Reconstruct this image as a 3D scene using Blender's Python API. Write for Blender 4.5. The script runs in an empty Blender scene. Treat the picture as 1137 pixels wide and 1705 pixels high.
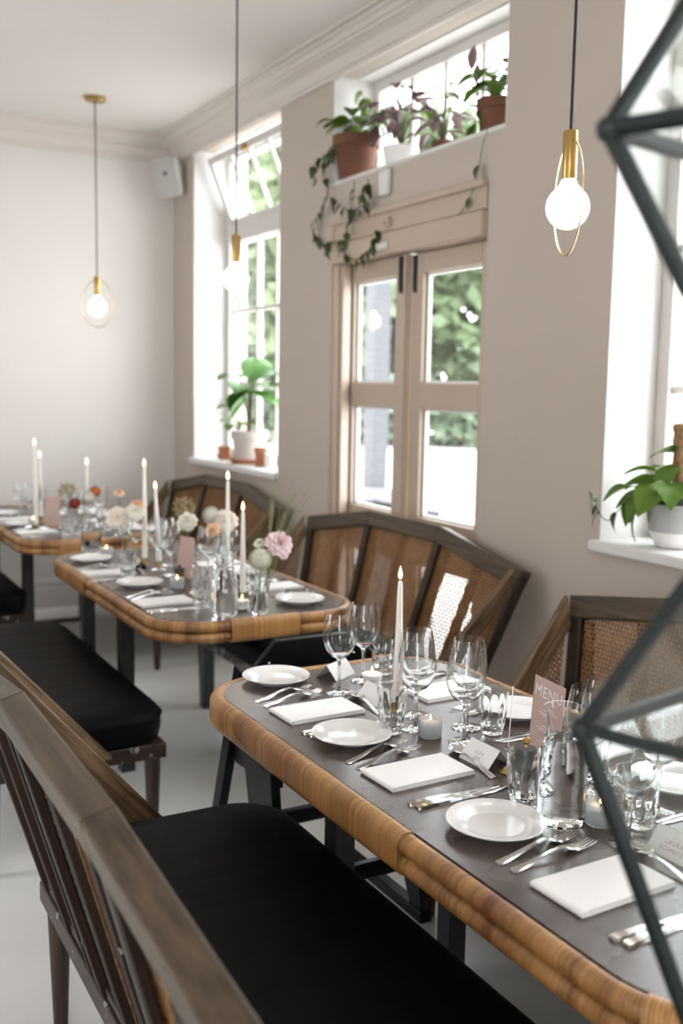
import bpy, bmesh, math, random
from mathutils import Vector, Matrix
rnd = random.Random(7)
PI = math.pi
sc = bpy.context.scene
col = sc.collection

# ------------------------------------------------------------------ camera
F_PX, W_PX, H_PX = 1700.0, 1137, 1705
YAW, PITCH, ROLL = -0.508524497, 0.121758701, 0.0172731882
CAM = Vector((0, 0, 1.55))
def _rx(a): return Matrix(((1,0,0),(0,math.cos(a),-math.sin(a)),(0,math.sin(a),math.cos(a))))
def _ry(a): return Matrix(((math.cos(a),0,math.sin(a)),(0,1,0),(-math.sin(a),0,math.cos(a))))
def _rz(a): return Matrix(((math.cos(a),-math.sin(a),0),(math.sin(a),math.cos(a),0),(0,0,1)))
W2C = _rz(ROLL) @ _rx(PITCH) @ _ry(YAW) @ Matrix(((1,0,0),(0,0,-1),(0,1,0)))   # rows: right, down, forward
cd = bpy.data.cameras.new('camera'); cam = bpy.data.objects.new('camera', cd); col.objects.link(cam)
r_, d_, f_ = W2C[0], W2C[1], W2C[2]
cam.matrix_world = Matrix(((r_.x,-d_.x,-f_.x,CAM.x),(r_.y,-d_.y,-f_.y,CAM.y),(r_.z,-d_.z,-f_.z,CAM.z),(0,0,0,1)))
cd.sensor_fit = 'VERTICAL'; cd.sensor_height = 36.0; cd.lens = F_PX / H_PX * 36.0
cd.clip_start = 0.02; cd.clip_end = 200
cd.dof.use_dof = True; cd.dof.focus_distance = 2.2; cd.dof.aperture_fstop = 2.6
sc.camera = cam
def ray(x, y): return W2C.transposed() @ Vector(((x-568.5)/F_PX, (y-852.5)/F_PX, 1.0))
def at_x(x, y, X): d = ray(x, y); return CAM + d*(X/d.x)      # point of the place at that X
def at_z(x, y, Z): d = ray(x, y); return CAM + d*((Z-CAM.z)/d.z)

# ------------------------------------------------------------------ world, light, exposure
w = bpy.data.worlds.new('overcast_sky'); sc.world = w; w.use_nodes = True
bg = w.node_tree.nodes['Background']; bg.inputs[0].default_value = (0.93, 0.965, 1.0, 1); bg.inputs[1].default_value = 3.4
w.cycles.sampling_method = 'AUTOMATIC'
def portal(loc, rot, sx, sy):          # tells the renderer where daylight enters; gives off nothing itself
    l = bpy.data.lights.new('daylight_opening', 'AREA'); l.shape = 'RECTANGLE'; l.size = sx; l.size_y = sy
    l.cycles.is_portal = True
    o = bpy.data.objects.new('daylight_opening', l); col.objects.link(o); o.location = loc; o.rotation_euler = rot
    return o
XW, YB, ZC = 2.536, 7.053, 3.235         # window wall, back wall, ceiling
XL, YR = -3.0, -2.6
XO = 2.93                                # outer face of the window wall
for y0, y1, z0, z1 in ((5.315,6.66,1.05,3.06),(3.41,4.66,0.2,2.1),(3.295,4.705,2.57,3.07),(1.30,2.68,1.03,3.06),(-1.3,0.1,1.03,3.06)):
    portal((XO+0.02,(y0+y1)/2,(z0+z1)/2),(0,PI/2,0),z1-z0,y1-y0)
LEFTWIN = ((3.6,4.6),)
REAR_FILL = (-2.6,-1.3)  # unseen opening, added to brighten the back wall and tables
portal(((REAR_FILL[0]+REAR_FILL[1])/2,YR-0.32,1.6),(-PI/2,0,0),REAR_FILL[1]-REAR_FILL[0],2.4)
for y0, y1 in LEFTWIN:
    portal((XL-0.22,(y0+y1)/2,1.75),(0,-PI/2,0),1.7,y1-y0)
sc.view_settings.view_transform = 'Standard'; sc.view_settings.look = 'None'
sc.view_settings.gamma = 1.0; sc.view_settings.use_curve_mapping = False
sc.view_settings.exposure = 1.8
cy = sc.cycles
cy.max_bounces = 24; cy.diffuse_bounces = 6; cy.glossy_bounces = 8; cy.transmission_bounces = 20; cy.transparent_max_bounces = 24
cy.sample_clamp_indirect = 6.0; cy.blur_glossy = 0.6

# ------------------------------------------------------------------ materials
def nt(name):
    m = bpy.data.materials.new(name); m.use_nodes = True; t = m.node_tree
    return m, t, t.nodes['Principled BSDF'], t.nodes['Material Output']
def mat(name, c, rough=0.5, metal=0.0, var=0.0, scale=8.0, bump=0.0, bscale=40.0, stretch=None, spec=0.5, c2=None, sheen=0.0, sss=0.0, trans=0.0, coat=0.0, detail=4, rvar=0.0, turn=None, chip=None, bdist=0.004):
    m, t, b, o = nt(name)
    b.inputs['Base Color'].default_value = (*c, 1); b.inputs['Roughness'].default_value = rough
    b.inputs['Metallic'].default_value = metal; b.inputs['Specular IOR Level'].default_value = spec
    if sheen: b.inputs['Sheen Weight'].default_value = sheen
    if coat: b.inputs['Coat Weight'].default_value = coat; b.inputs['Coat Roughness'].default_value = 0.15
    if sss:
        b.inputs['Subsurface Weight'].default_value = sss; b.inputs['Subsurface Radius'].default_value = (0.02,0.014,0.01); b.inputs['Subsurface Scale'].default_value = 0.4
    if var or bump or c2 or rvar:
        tc = t.nodes.new('ShaderNodeTexCoord'); mp = t.nodes.new('ShaderNodeMapping'); t.links.new(tc.outputs['Object'], mp.inputs[0])
        if stretch: mp.inputs['Scale'].default_value = stretch
        if turn is not None:
            m0 = t.nodes.new('ShaderNodeMapping'); m0.inputs['Rotation'].default_value = turn
            t.links.new(tc.outputs['Object'], m0.inputs[0]); t.links.new(m0.outputs[0], mp.inputs[0])
        n = t.nodes.new('ShaderNodeTexNoise'); n.inputs['Scale'].default_value = scale; n.inputs['Detail'].default_value = detail
        t.links.new(mp.outputs[0], n.inputs['Vector'])
        if var or c2:
            r = t.nodes.new('ShaderNodeValToRGB'); r.color_ramp.elements[0].position = 0.3; r.color_ramp.elements[1].position = 0.7
            ca = tuple(max(0,x*(1-var)) for x in c); cb = c2 if c2 else tuple(min(1,x*(1+var)) for x in c)
            r.color_ramp.elements[0].color = (*ca,1); r.color_ramp.elements[1].color = (*cb,1)
            t.links.new(n.outputs['Fac'], r.inputs[0]); t.links.new(r.outputs[0], b.inputs['Base Color'])
            if chip:        # flakes of worn paint
                nc = t.nodes.new('ShaderNodeTexNoise'); nc.inputs['Scale'].default_value = chip[1]; nc.inputs['Detail'].default_value = 6; t.links.new(tc.outputs['Object'], nc.inputs['Vector'])
                rc = t.nodes.new('ShaderNodeValToRGB'); rc.color_ramp.elements[0].position = chip[2]; rc.color_ramp.elements[1].position = chip[2]+0.02; t.links.new(nc.outputs['Fac'], rc.inputs[0])
                mc = t.nodes.new('ShaderNodeMix'); mc.data_type='RGBA'; t.links.new(rc.outputs[0], mc.inputs[0]); t.links.new(r.outputs[0], mc.inputs[6]); mc.inputs[7].default_value=(*chip[0],1); t.links.new(mc.outputs[2], b.inputs['Base Color'])
        if rvar:
            mr = t.nodes.new('ShaderNodeMapRange'); mr.inputs[3].default_value = rough-rvar; mr.inputs[4].default_value = rough+rvar
            t.links.new(n.outputs['Fac'], mr.inputs[0]); t.links.new(mr.outputs[0], b.inputs['Roughness'])
        if bump:
            n2 = t.nodes.new('ShaderNodeTexNoise'); n2.inputs['Scale'].default_value = bscale; n2.inputs['Detail'].default_value = 5
            t.links.new(mp.outputs[0], n2.inputs['Vector'])
            bp = t.nodes.new('ShaderNodeBump'); bp.inputs['Strength'].default_value = bump; bp.inputs['Distance'].default_value = bdist
            t.links.new(n2.outputs['Fac'], bp.inputs['Height']); t.links.new(bp.outputs[0], b.inputs['Normal'])
    return m
def emis(name, c, s):
    m, t, b, o = nt(name); e = t.nodes.new('ShaderNodeEmission'); e.inputs[0].default_value = (*c,1); e.inputs[1].default_value = s
    t.links.new(e.outputs[0], o.inputs[0]); return m
def glass(name, tint=(1,1,1), ior=1.45, rough=0.0):
    m, t, b, o = nt(name); g = t.nodes.new('ShaderNodeBsdfGlass'); g.inputs['Color'].default_value = (*tint,1)
    g.inputs['IOR'].default_value = ior; g.inputs['Roughness'].default_value = rough
    t.links.new(g.outputs[0], o.inputs[0]); return m
def pane_glass(name, tint=(1,1,1), gain=1.0):      # thin flat pane: clear with a mirror share by angle
    m, t, b, o = nt(name)
    tr = t.nodes.new('ShaderNodeBsdfTransparent'); tr.inputs[0].default_value = (*tint,1)
    gl = t.nodes.new('ShaderNodeBsdfGlossy'); gl.inputs['Roughness'].default_value = 0.02
    lw = t.nodes.new('ShaderNodeLayerWeight'); lw.inputs[0].default_value = 0.5          # facing = 1 - |cos|
    pw = t.nodes.new('ShaderNodeMath'); pw.operation='POWER'; pw.inputs[1].default_value = 5.0; t.links.new(lw.outputs['Facing'], pw.inputs[0])
    mu = t.nodes.new('ShaderNodeMath'); mu.operation='MULTIPLY_ADD'; mu.inputs[1].default_value = 0.95*gain; mu.inputs[2].default_value = 0.04*gain; mu.use_clamp=True
    t.links.new(pw.outputs[0], mu.inputs[0])
    mx = t.nodes.new('ShaderNodeMixShader'); t.links.new(mu.outputs[0], mx.inputs[0])
    t.links.new(tr.outputs[0], mx.inputs[1]); t.links.new(gl.outputs[0], mx.inputs[2]); t.links.new(mx.outputs[0], o.inputs[0]); return m
def wound(name, ca, cb, pitch=0.012, patch=9.0):   # cane wound round a pole: UV.x runs along the pole in metres
    m, t, b, o = nt(name); b.inputs['Roughness'].default_value = 0.38; b.inputs['Coat Weight'].default_value = 0.25
    uv = t.nodes.new('ShaderNodeUVMap'); sp = t.nodes.new('ShaderNodeSeparateXYZ'); t.links.new(uv.outputs[0], sp.inputs[0])
    mu = t.nodes.new('ShaderNodeMath'); mu.operation='MULTIPLY'; mu.inputs[1].default_value = 2*PI/pitch; t.links.new(sp.outputs[0], mu.inputs[0])
    sn = t.nodes.new('ShaderNodeMath'); sn.operation='SINE'; t.links.new(mu.outputs[0], sn.inputs[0])
    ab = t.nodes.new('ShaderNodeMath'); ab.operation='ABSOLUTE'; t.links.new(sn.outputs[0], ab.inputs[0])
    n1 = t.nodes.new('ShaderNodeTexNoise'); n1.noise_dimensions='1D'; n1.inputs['Scale'].default_value = patch; n1.inputs['Detail'].default_value = 2; t.links.new(sp.outputs[0], n1.inputs['W'])
    n2 = t.nodes.new('ShaderNodeTexNoise'); n2.noise_dimensions='1D'; n2.inputs['Scale'].default_value = 90; n2.inputs['Detail'].default_value = 2; t.links.new(sp.outputs[0], n2.inputs['W'])
    ad = t.nodes.new('ShaderNodeMath'); ad.operation='MULTIPLY_ADD'; ad.inputs[1].default_value = 0.55; t.links.new(n2.outputs['Fac'], ad.inputs[0]); t.links.new(n1.outputs['Fac'], ad.inputs[2])
    rp = t.nodes.new('ShaderNodeValToRGB'); e = rp.color_ramp.elements; e[0].position=0.55; e[0].color=(*ca,1); e[1].position=0.98; e[1].color=(*cb,1)
    t.links.new(ad.outputs[0], rp.inputs[0])
    mg = t.nodes.new('ShaderNodeMix'); mg.data_type='RGBA'; mg.blend_type='MULTIPLY'; mg.inputs[0].default_value=0.75
    r2 = t.nodes.new('ShaderNodeValToRGB'); r2.color_ramp.elements[0].color=(0.12,0.08,0.05,1); r2.color_ramp.elements[1].position=0.4
    t.links.new(ab.outputs[0], r2.inputs[0]); t.links.new(rp.outputs[0], mg.inputs[6]); t.links.new(r2.outputs[0], mg.inputs[7]); t.links.new(mg.outputs[2], b.inputs['Base Color'])
    bp = t.nodes.new('ShaderNodeBump'); bp.inputs['Strength'].default_value=0.6; bp.inputs['Distance'].default_value=0.002; t.links.new(ab.outputs[0], bp.inputs['Height']); t.links.new(bp.outputs[0], b.inputs['Normal'])
    return m
def leafmat(name, c, c2, trans=0.35):
    m, t, b, o = nt(name); b.inputs['Roughness'].default_value = 0.38
    oi = t.nodes.new('ShaderNodeObjectInfo'); mx = t.nodes.new('ShaderNodeMix'); mx.data_type='RGBA'
    mx.inputs[6].default_value=(*c,1); mx.inputs[7].default_value=(*c2,1); t.links.new(oi.outputs['Random'], mx.inputs[0]); t.links.new(mx.outputs[2], b.inputs['Base Color'])
    tr = t.nodes.new('ShaderNodeBsdfTranslucent'); t.links.new(mx.outputs[2], tr.inputs[0])
    ms = t.nodes.new('ShaderNodeMixShader'); ms.inputs[0].default_value = trans
    t.links.new(b.outputs[0], ms.inputs[1]); t.links.new(tr.outputs[0], ms.inputs[2]); t.links.new(ms.outputs[0], o.inputs[0]); return m

M = {}
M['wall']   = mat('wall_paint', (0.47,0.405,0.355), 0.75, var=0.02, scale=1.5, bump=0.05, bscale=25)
M['wall_lit']  = mat('lit_wall_paint', (0.68,0.65,0.62), 0.75, var=0.02, scale=1.2, bump=0.05, bscale=25)  # wall paint lightened in colour to stand for the better light here
M['white']  = mat('white_paint', (0.68,0.67,0.65), 0.5, var=0.015, scale=2)
M['ceil']   = mat('ceiling_paint', (0.70,0.665,0.635), 0.8, var=0.015, scale=1)
M['cornice']= mat('cornice_paint', (0.62,0.57,0.53), 0.7, var=0.02, scale=3)
M['cream']  = mat('cream_gloss_paint', (0.45,0.365,0.295), 0.45, var=0.04, scale=3, bump=0.05, bscale=60)
M['frame']  = mat('window_frame_paint', (0.64,0.61,0.58), 0.45, var=0.02, scale=3)
M['floor']  = mat('polished_concrete', (0.82,0.82,0.80), 0.30, var=0.06, scale=1.7, bump=0.06, bscale=90, detail=8, rvar=0.08)
M['pane']   = pane_glass('window_glass')
M['lpane']  = pane_glass('lantern_glass', (0.97,0.985,0.98), 1.1)
M['wood']   = mat('dark_stained_wood', (0.018,0.011,0.007), 0.42, c2=(0.050,0.031,0.019), scale=1.0, stretch=(55,10,6), bump=0.2, bscale=1.5, detail=6, spec=0.35)
M['rail']   = mat('worn_rail_wood', (0.034,0.023,0.015), 0.42, c2=(0.125,0.084,0.051), scale=1.0, stretch=(45,2.2,60), bump=0.25, bscale=1.6, detail=8, spec=0.35)
M['wing']   = mat('worn_lit_wood', (0.055,0.032,0.017), 0.42, c2=(0.24,0.155,0.085), scale=1.0, stretch=(5,30,70), turn=(0,math.radians(-49),0), bump=0.3, bscale=1.5, detail=8, spec=0.35)  # worn wood, lightened in colour to imitate light on the wing face
M['slat']   = mat('red_brown_wood', (0.010,0.005,0.003), 0.6, c2=(0.026,0.012,0.006), spec=0.2, scale=5, stretch=(1,1,0.2), bump=0.1, bscale=60)
M['seatrail']= mat('chipped_seat_rail', (0.018,0.011,0.008), 0.42, c2=(0.045,0.029,0.02), scale=9, bump=0.15, bscale=60, spec=0.3, chip=((0.26,0.27,0.27),22,0.63))
M['cane']   = mat('woven_cane', (0.22,0.10,0.035), 0.5, c2=(0.35,0.19,0.080), scale=30)
M['fabric'] = mat('black_cushion_fabric', (0.0012,0.0011,0.0013), 0.6, c2=(0.0026,0.0025,0.0029), scale=4, stretch=(1,6,1), bump=0.2, bscale=1.6, bdist=0.02, spec=0.10)
M['rattan'] = wound('wound_rattan', (0.155,0.052,0.013), (0.52,0.265,0.082))
M['bind']   = wound('rattan_binding', (0.19,0.066,0.016), (0.54,0.28,0.088), 0.0125, 5.0)
M['tabletop']= mat('zinc_table_top', (0.042,0.030,0.025), 0.27, c2=(0.100,0.077,0.065), scale=5.5, detail=10, bump=0.03, bscale=50, rvar=0.1)
M['black']  = mat('black_steel', (0.014,0.014,0.015), 0.42, c2=(0.03,0.03,0.03), scale=12)
M['chair']  = mat('chipped_black_paint', (0.003,0.0034,0.004), 0.35, c2=(0.007,0.0075,0.008), scale=14, bump=0.08, bscale=40, spec=0.2, chip=((0.28,0.28,0.27),22,0.715))
M['chip']   = mat('bare_wood_chip', (0.50,0.46,0.40), 0.7, var=0.2, scale=60)
M['teal']   = mat('dark_green_metal', (0.0035,0.008,0.008), 0.4, c2=(0.006,0.016,0.016), scale=10)
M['porc']   = mat('white_porcelain', (0.80,0.79,0.775), 0.12, var=0.01, scale=4, coat=0.3)
M['linen']  = mat('white_linen', (0.84,0.83,0.81), 0.85, var=0.02, scale=12, bump=0.15, bscale=220)
M['card']   = mat('white_card', (0.83,0.825,0.815), 0.7, var=0.01, scale=5)
M['ink']    = mat('grey_lettering', (0.55,0.52,0.52), 0.7, var=0.03)
M['ink2']   = mat('rose_lettering', (0.50,0.34,0.35), 0.7, var=0.03)
M['pink']   = mat('dusty_pink_card', (0.56,0.40,0.36), 0.75, var=0.03, scale=5)
M['inkw']   = mat('white_lettering', (0.88,0.86,0.85), 0.7, var=0.01)
M['steel']  = mat('polished_cutlery', (0.62,0.61,0.60), 0.16, metal=1.0, var=0.04, scale=30)
M['brass']  = mat('brushed_brass', (0.46,0.30,0.105), 0.28, metal=1.0, var=0.1, scale=20)
M['brassl'] = mat('pale_brass_wire', (0.72,0.56,0.34), 0.25, metal=1.0, var=0.05)
M['glass']  = glass('clear_glass', (0.985,0.99,0.99), 1.42)
M['water']  = glass('water', (0.985,0.995,0.995), 1.33)
M['frost']  = mat('ribbed_frosted_glass', (0.80,0.84,0.86), 0.3, var=0.02, trans=0.6)
M['frost'].node_tree.nodes['Principled BSDF'].inputs['Transmission Weight'].default_value = 0.6
M['wax']    = mat('white_wax', (0.86,0.83,0.77), 0.45, var=0.01, sss=0.35)
M['flame']  = emis('candle_flame', (1.0,0.66,0.28), 5.0)
M['wick']   = mat('wick', (0.05,0.03,0.02), 0.9, var=0.1)
M['bulb']   = emis('lit_opal_bulb', (1.0,0.90,0.74), 5.0)
M['cord']   = mat('black_cord', (0.02,0.018,0.016), 0.7, var=0.1, scale=200)
M['terra']  = mat('terracotta', (0.40,0.165,0.080), 0.75, var=0.18, scale=10, bump=0.1)
M['terra2'] = mat('shaded_terracotta', (0.105,0.042,0.024), 0.8, c2=(0.19,0.078,0.042), scale=7, bump=0.2)  # terracotta darkened in colour for the shade on the ledge pots
M['potgrey']= mat('pale_clay_pot', (0.56,0.51,0.47), 0.75, var=0.07, scale=5, bump=0.08)
M['potsilver']= mat('grey_glazed_band', (0.42,0.42,0.42), 0.45, var=0.08, scale=5)
M['potwhite']= mat('white_glazed_pot', (0.80,0.79,0.77), 0.5, var=0.02)
M['potblack']= mat('black_pot_liner', (0.02,0.02,0.022), 0.5, var=0.1)
M['soil']   = mat('potting_soil', (0.05,0.032,0.02), 0.95, var=0.3, scale=60, bump=0.6, bscale=80)
M['moss']   = mat('coir_pole', (0.26,0.155,0.075), 0.95, var=0.35, scale=50, bump=0.9, bscale=70)
M['leafA']  = leafmat('green_heart_leaf', (0.05,0.14,0.022), (0.22,0.36,0.04), 0.45)
M['leafB']  = leafmat('bright_alocasia_leaf', (0.05,0.19,0.03), (0.20,0.40,0.06))
M['leafC']  = leafmat('dark_vine_leaf', (0.035,0.055,0.022), (0.08,0.10,0.03), 0.2)
M['leafD']  = leafmat('purple_wandering_leaf', (0.16,0.09,0.10), (0.30,0.20,0.21))
M['leafE']  = leafmat('pale_green_leaf', (0.12,0.20,0.07), (0.22,0.30,0.12))
M['stem']   = mat('green_stem', (0.075,0.15,0.035), 0.6, var=0.2, scale=20)
M['vine']   = mat('brown_vine_stem', (0.09,0.07,0.035), 0.7, var=0.2, scale=20)
M['grass']  = mat('dry_grass', (0.24,0.25,0.12), 0.7, var=0.2, scale=20)
def petalmat(n, c, c2): return mat(n, c, 0.6, c2=c2, scale=16, sss=0.1)
M['pet_white'] = petalmat('white_petals', (0.74,0.71,0.60), (0.80,0.78,0.70))
M['pet_green'] = petalmat('greenish_white_petals', (0.70,0.70,0.56), (0.78,0.78,0.68))
M['pet_pink']  = petalmat('pale_pink_petals', (0.68,0.46,0.47), (0.80,0.66,0.66))
M['pet_cream'] = petalmat('cream_petals', (0.80,0.70,0.60), (0.84,0.78,0.70))
M['pet_peach'] = petalmat('peach_petals', (0.80,0.42,0.26), (0.84,0.58,0.40))
M['pet_orange']= petalmat('orange_petals', (0.62,0.14,0.02), (0.78,0.26,0.05))
M['pet_red']   = petalmat('dark_red_petals', (0.22,0.012,0.008), (0.42,0.04,0.015))
M['pet_tan']   = petalmat('tan_petals', (0.26,0.19,0.10), (0.42,0.33,0.20))
M['speaker']= mat('white_speaker_shell', (0.72,0.71,0.68), 0.5, var=0.01)
M['grille'] = mat('pale_speaker_grille', (0.38,0.37,0.35), 0.65, var=0.03, scale=160)
M['dark']   = mat('dark_plastic', (0.03,0.03,0.032), 0.5, var=0.1)
M['ground'] = mat('pale_paving', (0.60,0.585,0.56), 0.85, var=0.06, scale=0.6)
M['block']  = mat('blue_grey_blocks', (0.055,0.058,0.066), 0.85, var=0.12, scale=3)
M['mortar'] = mat('grey_mortar', (0.14,0.145,0.155), 0.9, var=0.05)
M['bark']   = mat('tree_bark', (0.10,0.075,0.05), 0.9, var=0.3, scale=6)
M['crown']  = leafmat('tree_leaves', (0.13,0.185,0.095), (0.17,0.225,0.12), 0.3)
M['crown2'] = leafmat('hazed_tree_leaves', (0.16,0.21,0.11), (0.23,0.28,0.16), 0.3)  # leaf colour lightened and greyed to stand for bright outdoor haze
M['hedge']  = leafmat('hedge_leaves', (0.14,0.19,0.12), (0.17,0.22,0.15), 0.3)

# ------------------------------------------------------------------ mesh builder
class MB:
    def __init__(s): s.v=[]; s.f=[]; s.uv={}
    def add(s, vs, fs):
        b=len(s.v); s.v += [tuple(v) for v in vs]; s.f += [tuple(b+i for i in f) for f in fs]; return s
    def box(s, x0,x1,y0,y1,z0,z1):
        return s.add([(x0,y0,z0),(x1,y0,z0),(x1,y1,z0),(x0,y1,z0),(x0,y0,z1),(x1,y0,z1),(x1,y1,z1),(x0,y1,z1)],
                     [(3,2,1,0),(4,5,6,7),(0,1,5,4),(1,2,6,5),(2,3,7,6),(3,0,4,7)])
    def hexa(s, p):      # 8 points: bottom ring then top ring
        return s.add(p,[(3,2,1,0),(4,5,6,7),(0,1,5,4),(1,2,6,5),(2,3,7,6),(3,0,4,7)])
    def bar(s, a, b, w, t, up=(0,0,1)):        # rectangular bar a->b, width w across, thickness t along up
        a=Vector(a); b=Vector(b); d=(b-a).normalized(); u=Vector(up); sd=d.cross(u)
        if sd.length<1e-4: sd=d.cross(Vector((1,0,0)))
        sd.normalize(); u=sd.cross(d).normalized()
        p=[]
        for q in (a,b): p += [q-sd*w/2-u*t/2, q+sd*w/2-u*t/2, q+sd*w/2+u*t/2, q-sd*w/2+u*t/2]
        return s.hexa(p)
    def prism(s, poly, org, U, V, t):          # polygon in the (U,V) plane, extruded by +-t/2 along U x V
        org=Vector(org);U=Vector(U);V=Vector(V);N=U.cross(V).normalized(); n=len(poly)
        vs=[org+U*a+V*b-N*t/2 for a,b in poly]+[org+U*a+V*b+N*t/2 for a,b in poly]
        return s.add(vs,[tuple(range(n-1,-1,-1)),tuple(range(n,2*n))]+[(i,(i+1)%n,n+(i+1)%n,n+i) for i in range(n)])
    def lathe(s, prof, seg=32, flute=None, cx=0, cy=0, closed=False):   # prof: (r,z); flute(theta,r,z)->r
        b=len(s.v); n=len(prof); vs=[]; fs=[]; idx=[]
        for r,z in prof:
            if r<1e-6: idx.append([len(vs)]*seg); vs.append((cx,cy,z))
            else:
                row=[]
                for k in range(seg):
                    th=2*PI*k/seg; rr=flute(th,r,z,len(idx)) if flute else r
                    row.append(len(vs)); vs.append((cx+rr*math.cos(th),cy+rr*math.sin(th),z))
                idx.append(row)
        rng = range(n) if closed else range(n-1)
        for i in rng:
            A=idx[i]; B=idx[(i+1)%n]
            for k in range(seg):
                k2=(k+1)%seg; q=[A[k],A[k2],B[k2],B[k]]; q2=[]
                for x in q:
                    if x not in q2: q2.append(x)
                if len(q2)>2: fs.append(tuple(q2))
        return s.add(vs,fs)
    def sweep(s, path, sect, closed=False, scale=None, cap=True):   # horizontal-ish path, sect: list of (outward, z) ; with UV along the path
        n=len(path); m=len(sect); P=[Vector(p) for p in path]; rows=[]; acc=0; b0=len(s.v)
        for i in range(n):
            a=P[i-1] if (i>0 or closed) else P[i]; c=P[(i+1)%n] if (i<n-1 or closed) else P[i]
            d=(c-a).normalized(); out=Vector((d.y,-d.x,0)).normalized()
            rows.append([(P[i]+out*o+Vector((0,0,z))) for o,z in sect])
        L=[0]
        for i in range(n): L.append(L[-1]+(P[(i+1)%n]-P[i]).length)
        vs=[p for r in rows for p in r]; fs=[]; us=[]
        for i in range(n if closed else n-1):
            for k in range(m):
                k2=(k+1)%m; i2=(i+1)%n
                fs.append((i*m+k,i2*m+k,i2*m+k2,i*m+k2)); us.append((L[i],L[i+1],L[i+1],L[i]))
        fb=len(s.f)
        if not closed and cap: fs += [tuple(range(m)),tuple(range((n-1)*m+m-1,(n-1)*m-1,-1))]
        s.add(vs,fs)
        for j,u in enumerate(us): s.uv[fb+j]=u
        return s
    def tube(s, path, r, seg=8, closed=False, taper=None):
        P=[Vector(p) for p in path]; n=len(P); vs=[]; fs=[]; up=None
        for i in range(n):
            a=P[i-1] if (i>0 or closed) else P[i]; c=P[(i+1)%n] if (i<n-1 or closed) else P[i]
            d=(c-a).normalized()
            if up is None: up = Vector((0,0,1)) if abs(d.z)<0.9 else Vector((1,0,0))
            x=d.cross(up)
            if x.length<1e-5: x=d.cross(Vector((0,1,0)))
            x.normalize(); y=x.cross(d).normalized(); up=y
            rr=r if taper is None else r*(1+(taper-1)*i/max(1,n-1))
            vs += [P[i]+x*rr*math.cos(2*PI*k/seg)+y*rr*math.sin(2*PI*k/seg) for k in range(seg)]
        for i in range(n if closed else n-1):
            i2=(i+1)%n
            for k in range(seg):
                k2=(k+1)%seg; fs.append((i*seg+k,i*seg+k2,i2*seg+k2,i2*seg+k))
        if not closed: fs += [tuple(range(seg-1,-1,-1)),tuple(range((n-1)*seg,n*seg))]
        return s.add(vs,fs)
    def cyl(s, a, b, r, seg=14, r2=None): return s.tube([a,b], r, seg, taper=None if r2 is None else r2/r)
    def sphere(s, c, r, seg=16, rings=10, sz=1.0):
        return s.lathe([(max(0,r*math.sin(PI*i/rings)) if 0<i<rings else 0, c[2]-r*sz*math.cos(PI*i/rings)) for i in range(rings+1)], seg, cx=c[0], cy=c[1])
    def mesh(s, name, m, smooth=35):
        me=bpy.data.meshes.new(name); me.from_pydata(s.v,[],s.f); me.validate(clean_customdata=False)
        if s.uv:
            ul=me.uv_layers.new(name='along')
            for p in me.polygons:
                u=s.uv.get(p.index)
                if u:
                    for k,li in enumerate(p.loop_indices): ul.data[li].uv=(u[k],0)
        bm=bmesh.new(); bm.from_mesh(me); bmesh.ops.recalc_face_normals(bm, faces=bm.faces); bm.to_mesh(me); bm.free()
        if smooth:
            me.polygons.foreach_set('use_smooth',[True]*len(me.polygons)); me.set_sharp_from_angle(angle=math.radians(smooth))
        me.materials.append(M[m] if isinstance(m,str) else m)
        return me
    def build(s, name, m, parent=None, loc=None, smooth=35, bevel=0, rot=None, seg=2):
        o=bpy.data.objects.new(name, s.mesh(name,m,smooth)); col.objects.link(o)
        if parent: o.parent=parent
        if loc is not None: o.location=loc
        if rot is not None: o.rotation_euler=rot
        if bevel:
            bv=o.modifiers.new('edge','BEVEL'); bv.width=bevel; bv.segments=seg; bv.limit_method='ANGLE'; bv.angle_limit=math.radians(40)
        return o
def tag(o, label=None, cat=None, group=None, kind=None):
    if label: o['label']=label
    if cat: o['category']=cat
    if group: o['group']=group
    if kind: o['kind']=kind
    return o
def empty(name, loc=(0,0,0), rz=0, parent=None):
    o=bpy.data.objects.new(name,None); col.objects.link(o); o.location=loc; o.rotation_euler=(0,0,rz); o.empty_display_size=0.05
    if parent: o.parent=parent
    return o
def copy_tree(o, parent=None):
    c=o.copy(); col.objects.link(c); c.parent=parent
    for ch in list(o.children): copy_tree(ch,c)
    return c
def inst(name, me, parent=None, loc=(0,0,0), rot=(0,0,0), scale=1.0):
    o=bpy.data.objects.new(name,me); col.objects.link(o); o.location=loc; o.rotation_euler=rot
    o.scale=(scale,)*3 if not hasattr(scale,'__len__') else scale
    if parent: o.parent=parent
    return o
def struct(o): o['kind']='structure'; return o

# ------------------------------------------------------------------ room shell
struct(MB().box(XL-0.3,XO,YR-0.3,YB+0.3,-0.12,0).build('floor','floor',smooth=0))
struct(MB().box(XL-0.3,XO,YR-0.3,YB+0.3,ZC,ZC+0.15).build('ceiling','ceil',smooth=0))
struct(MB().box(XL-0.3,XO,YB,YB+0.3,0,ZC).build('wall_back','wall_lit',smooth=0))
b=MB(); b.box(XL-0.3,REAR_FILL[0],YR-0.3,YR,0,ZC); b.box(REAR_FILL[1],XO,YR-0.3,YR,0,ZC); b.box(REAR_FILL[0],REAR_FILL[1],YR-0.3,YR,0,0.4); b.box(REAR_FILL[0],REAR_FILL[1],YR-0.3,YR,2.8,ZC); struct(b.build('wall_rear','wall_lit',smooth=0))
b=MB(); ys=[YR]+[y for p in LEFTWIN for y in p]+[YB]
for i in range(0,len(ys),2): b.box(XL-0.2,XL,ys[i],ys[i+1],0,ZC)
for y0,y1 in LEFTWIN: b.box(XL-0.2,XL,y0,y1,0,0.9); b.box(XL-0.2,XL,y0,y1,2.6,ZC)
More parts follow.
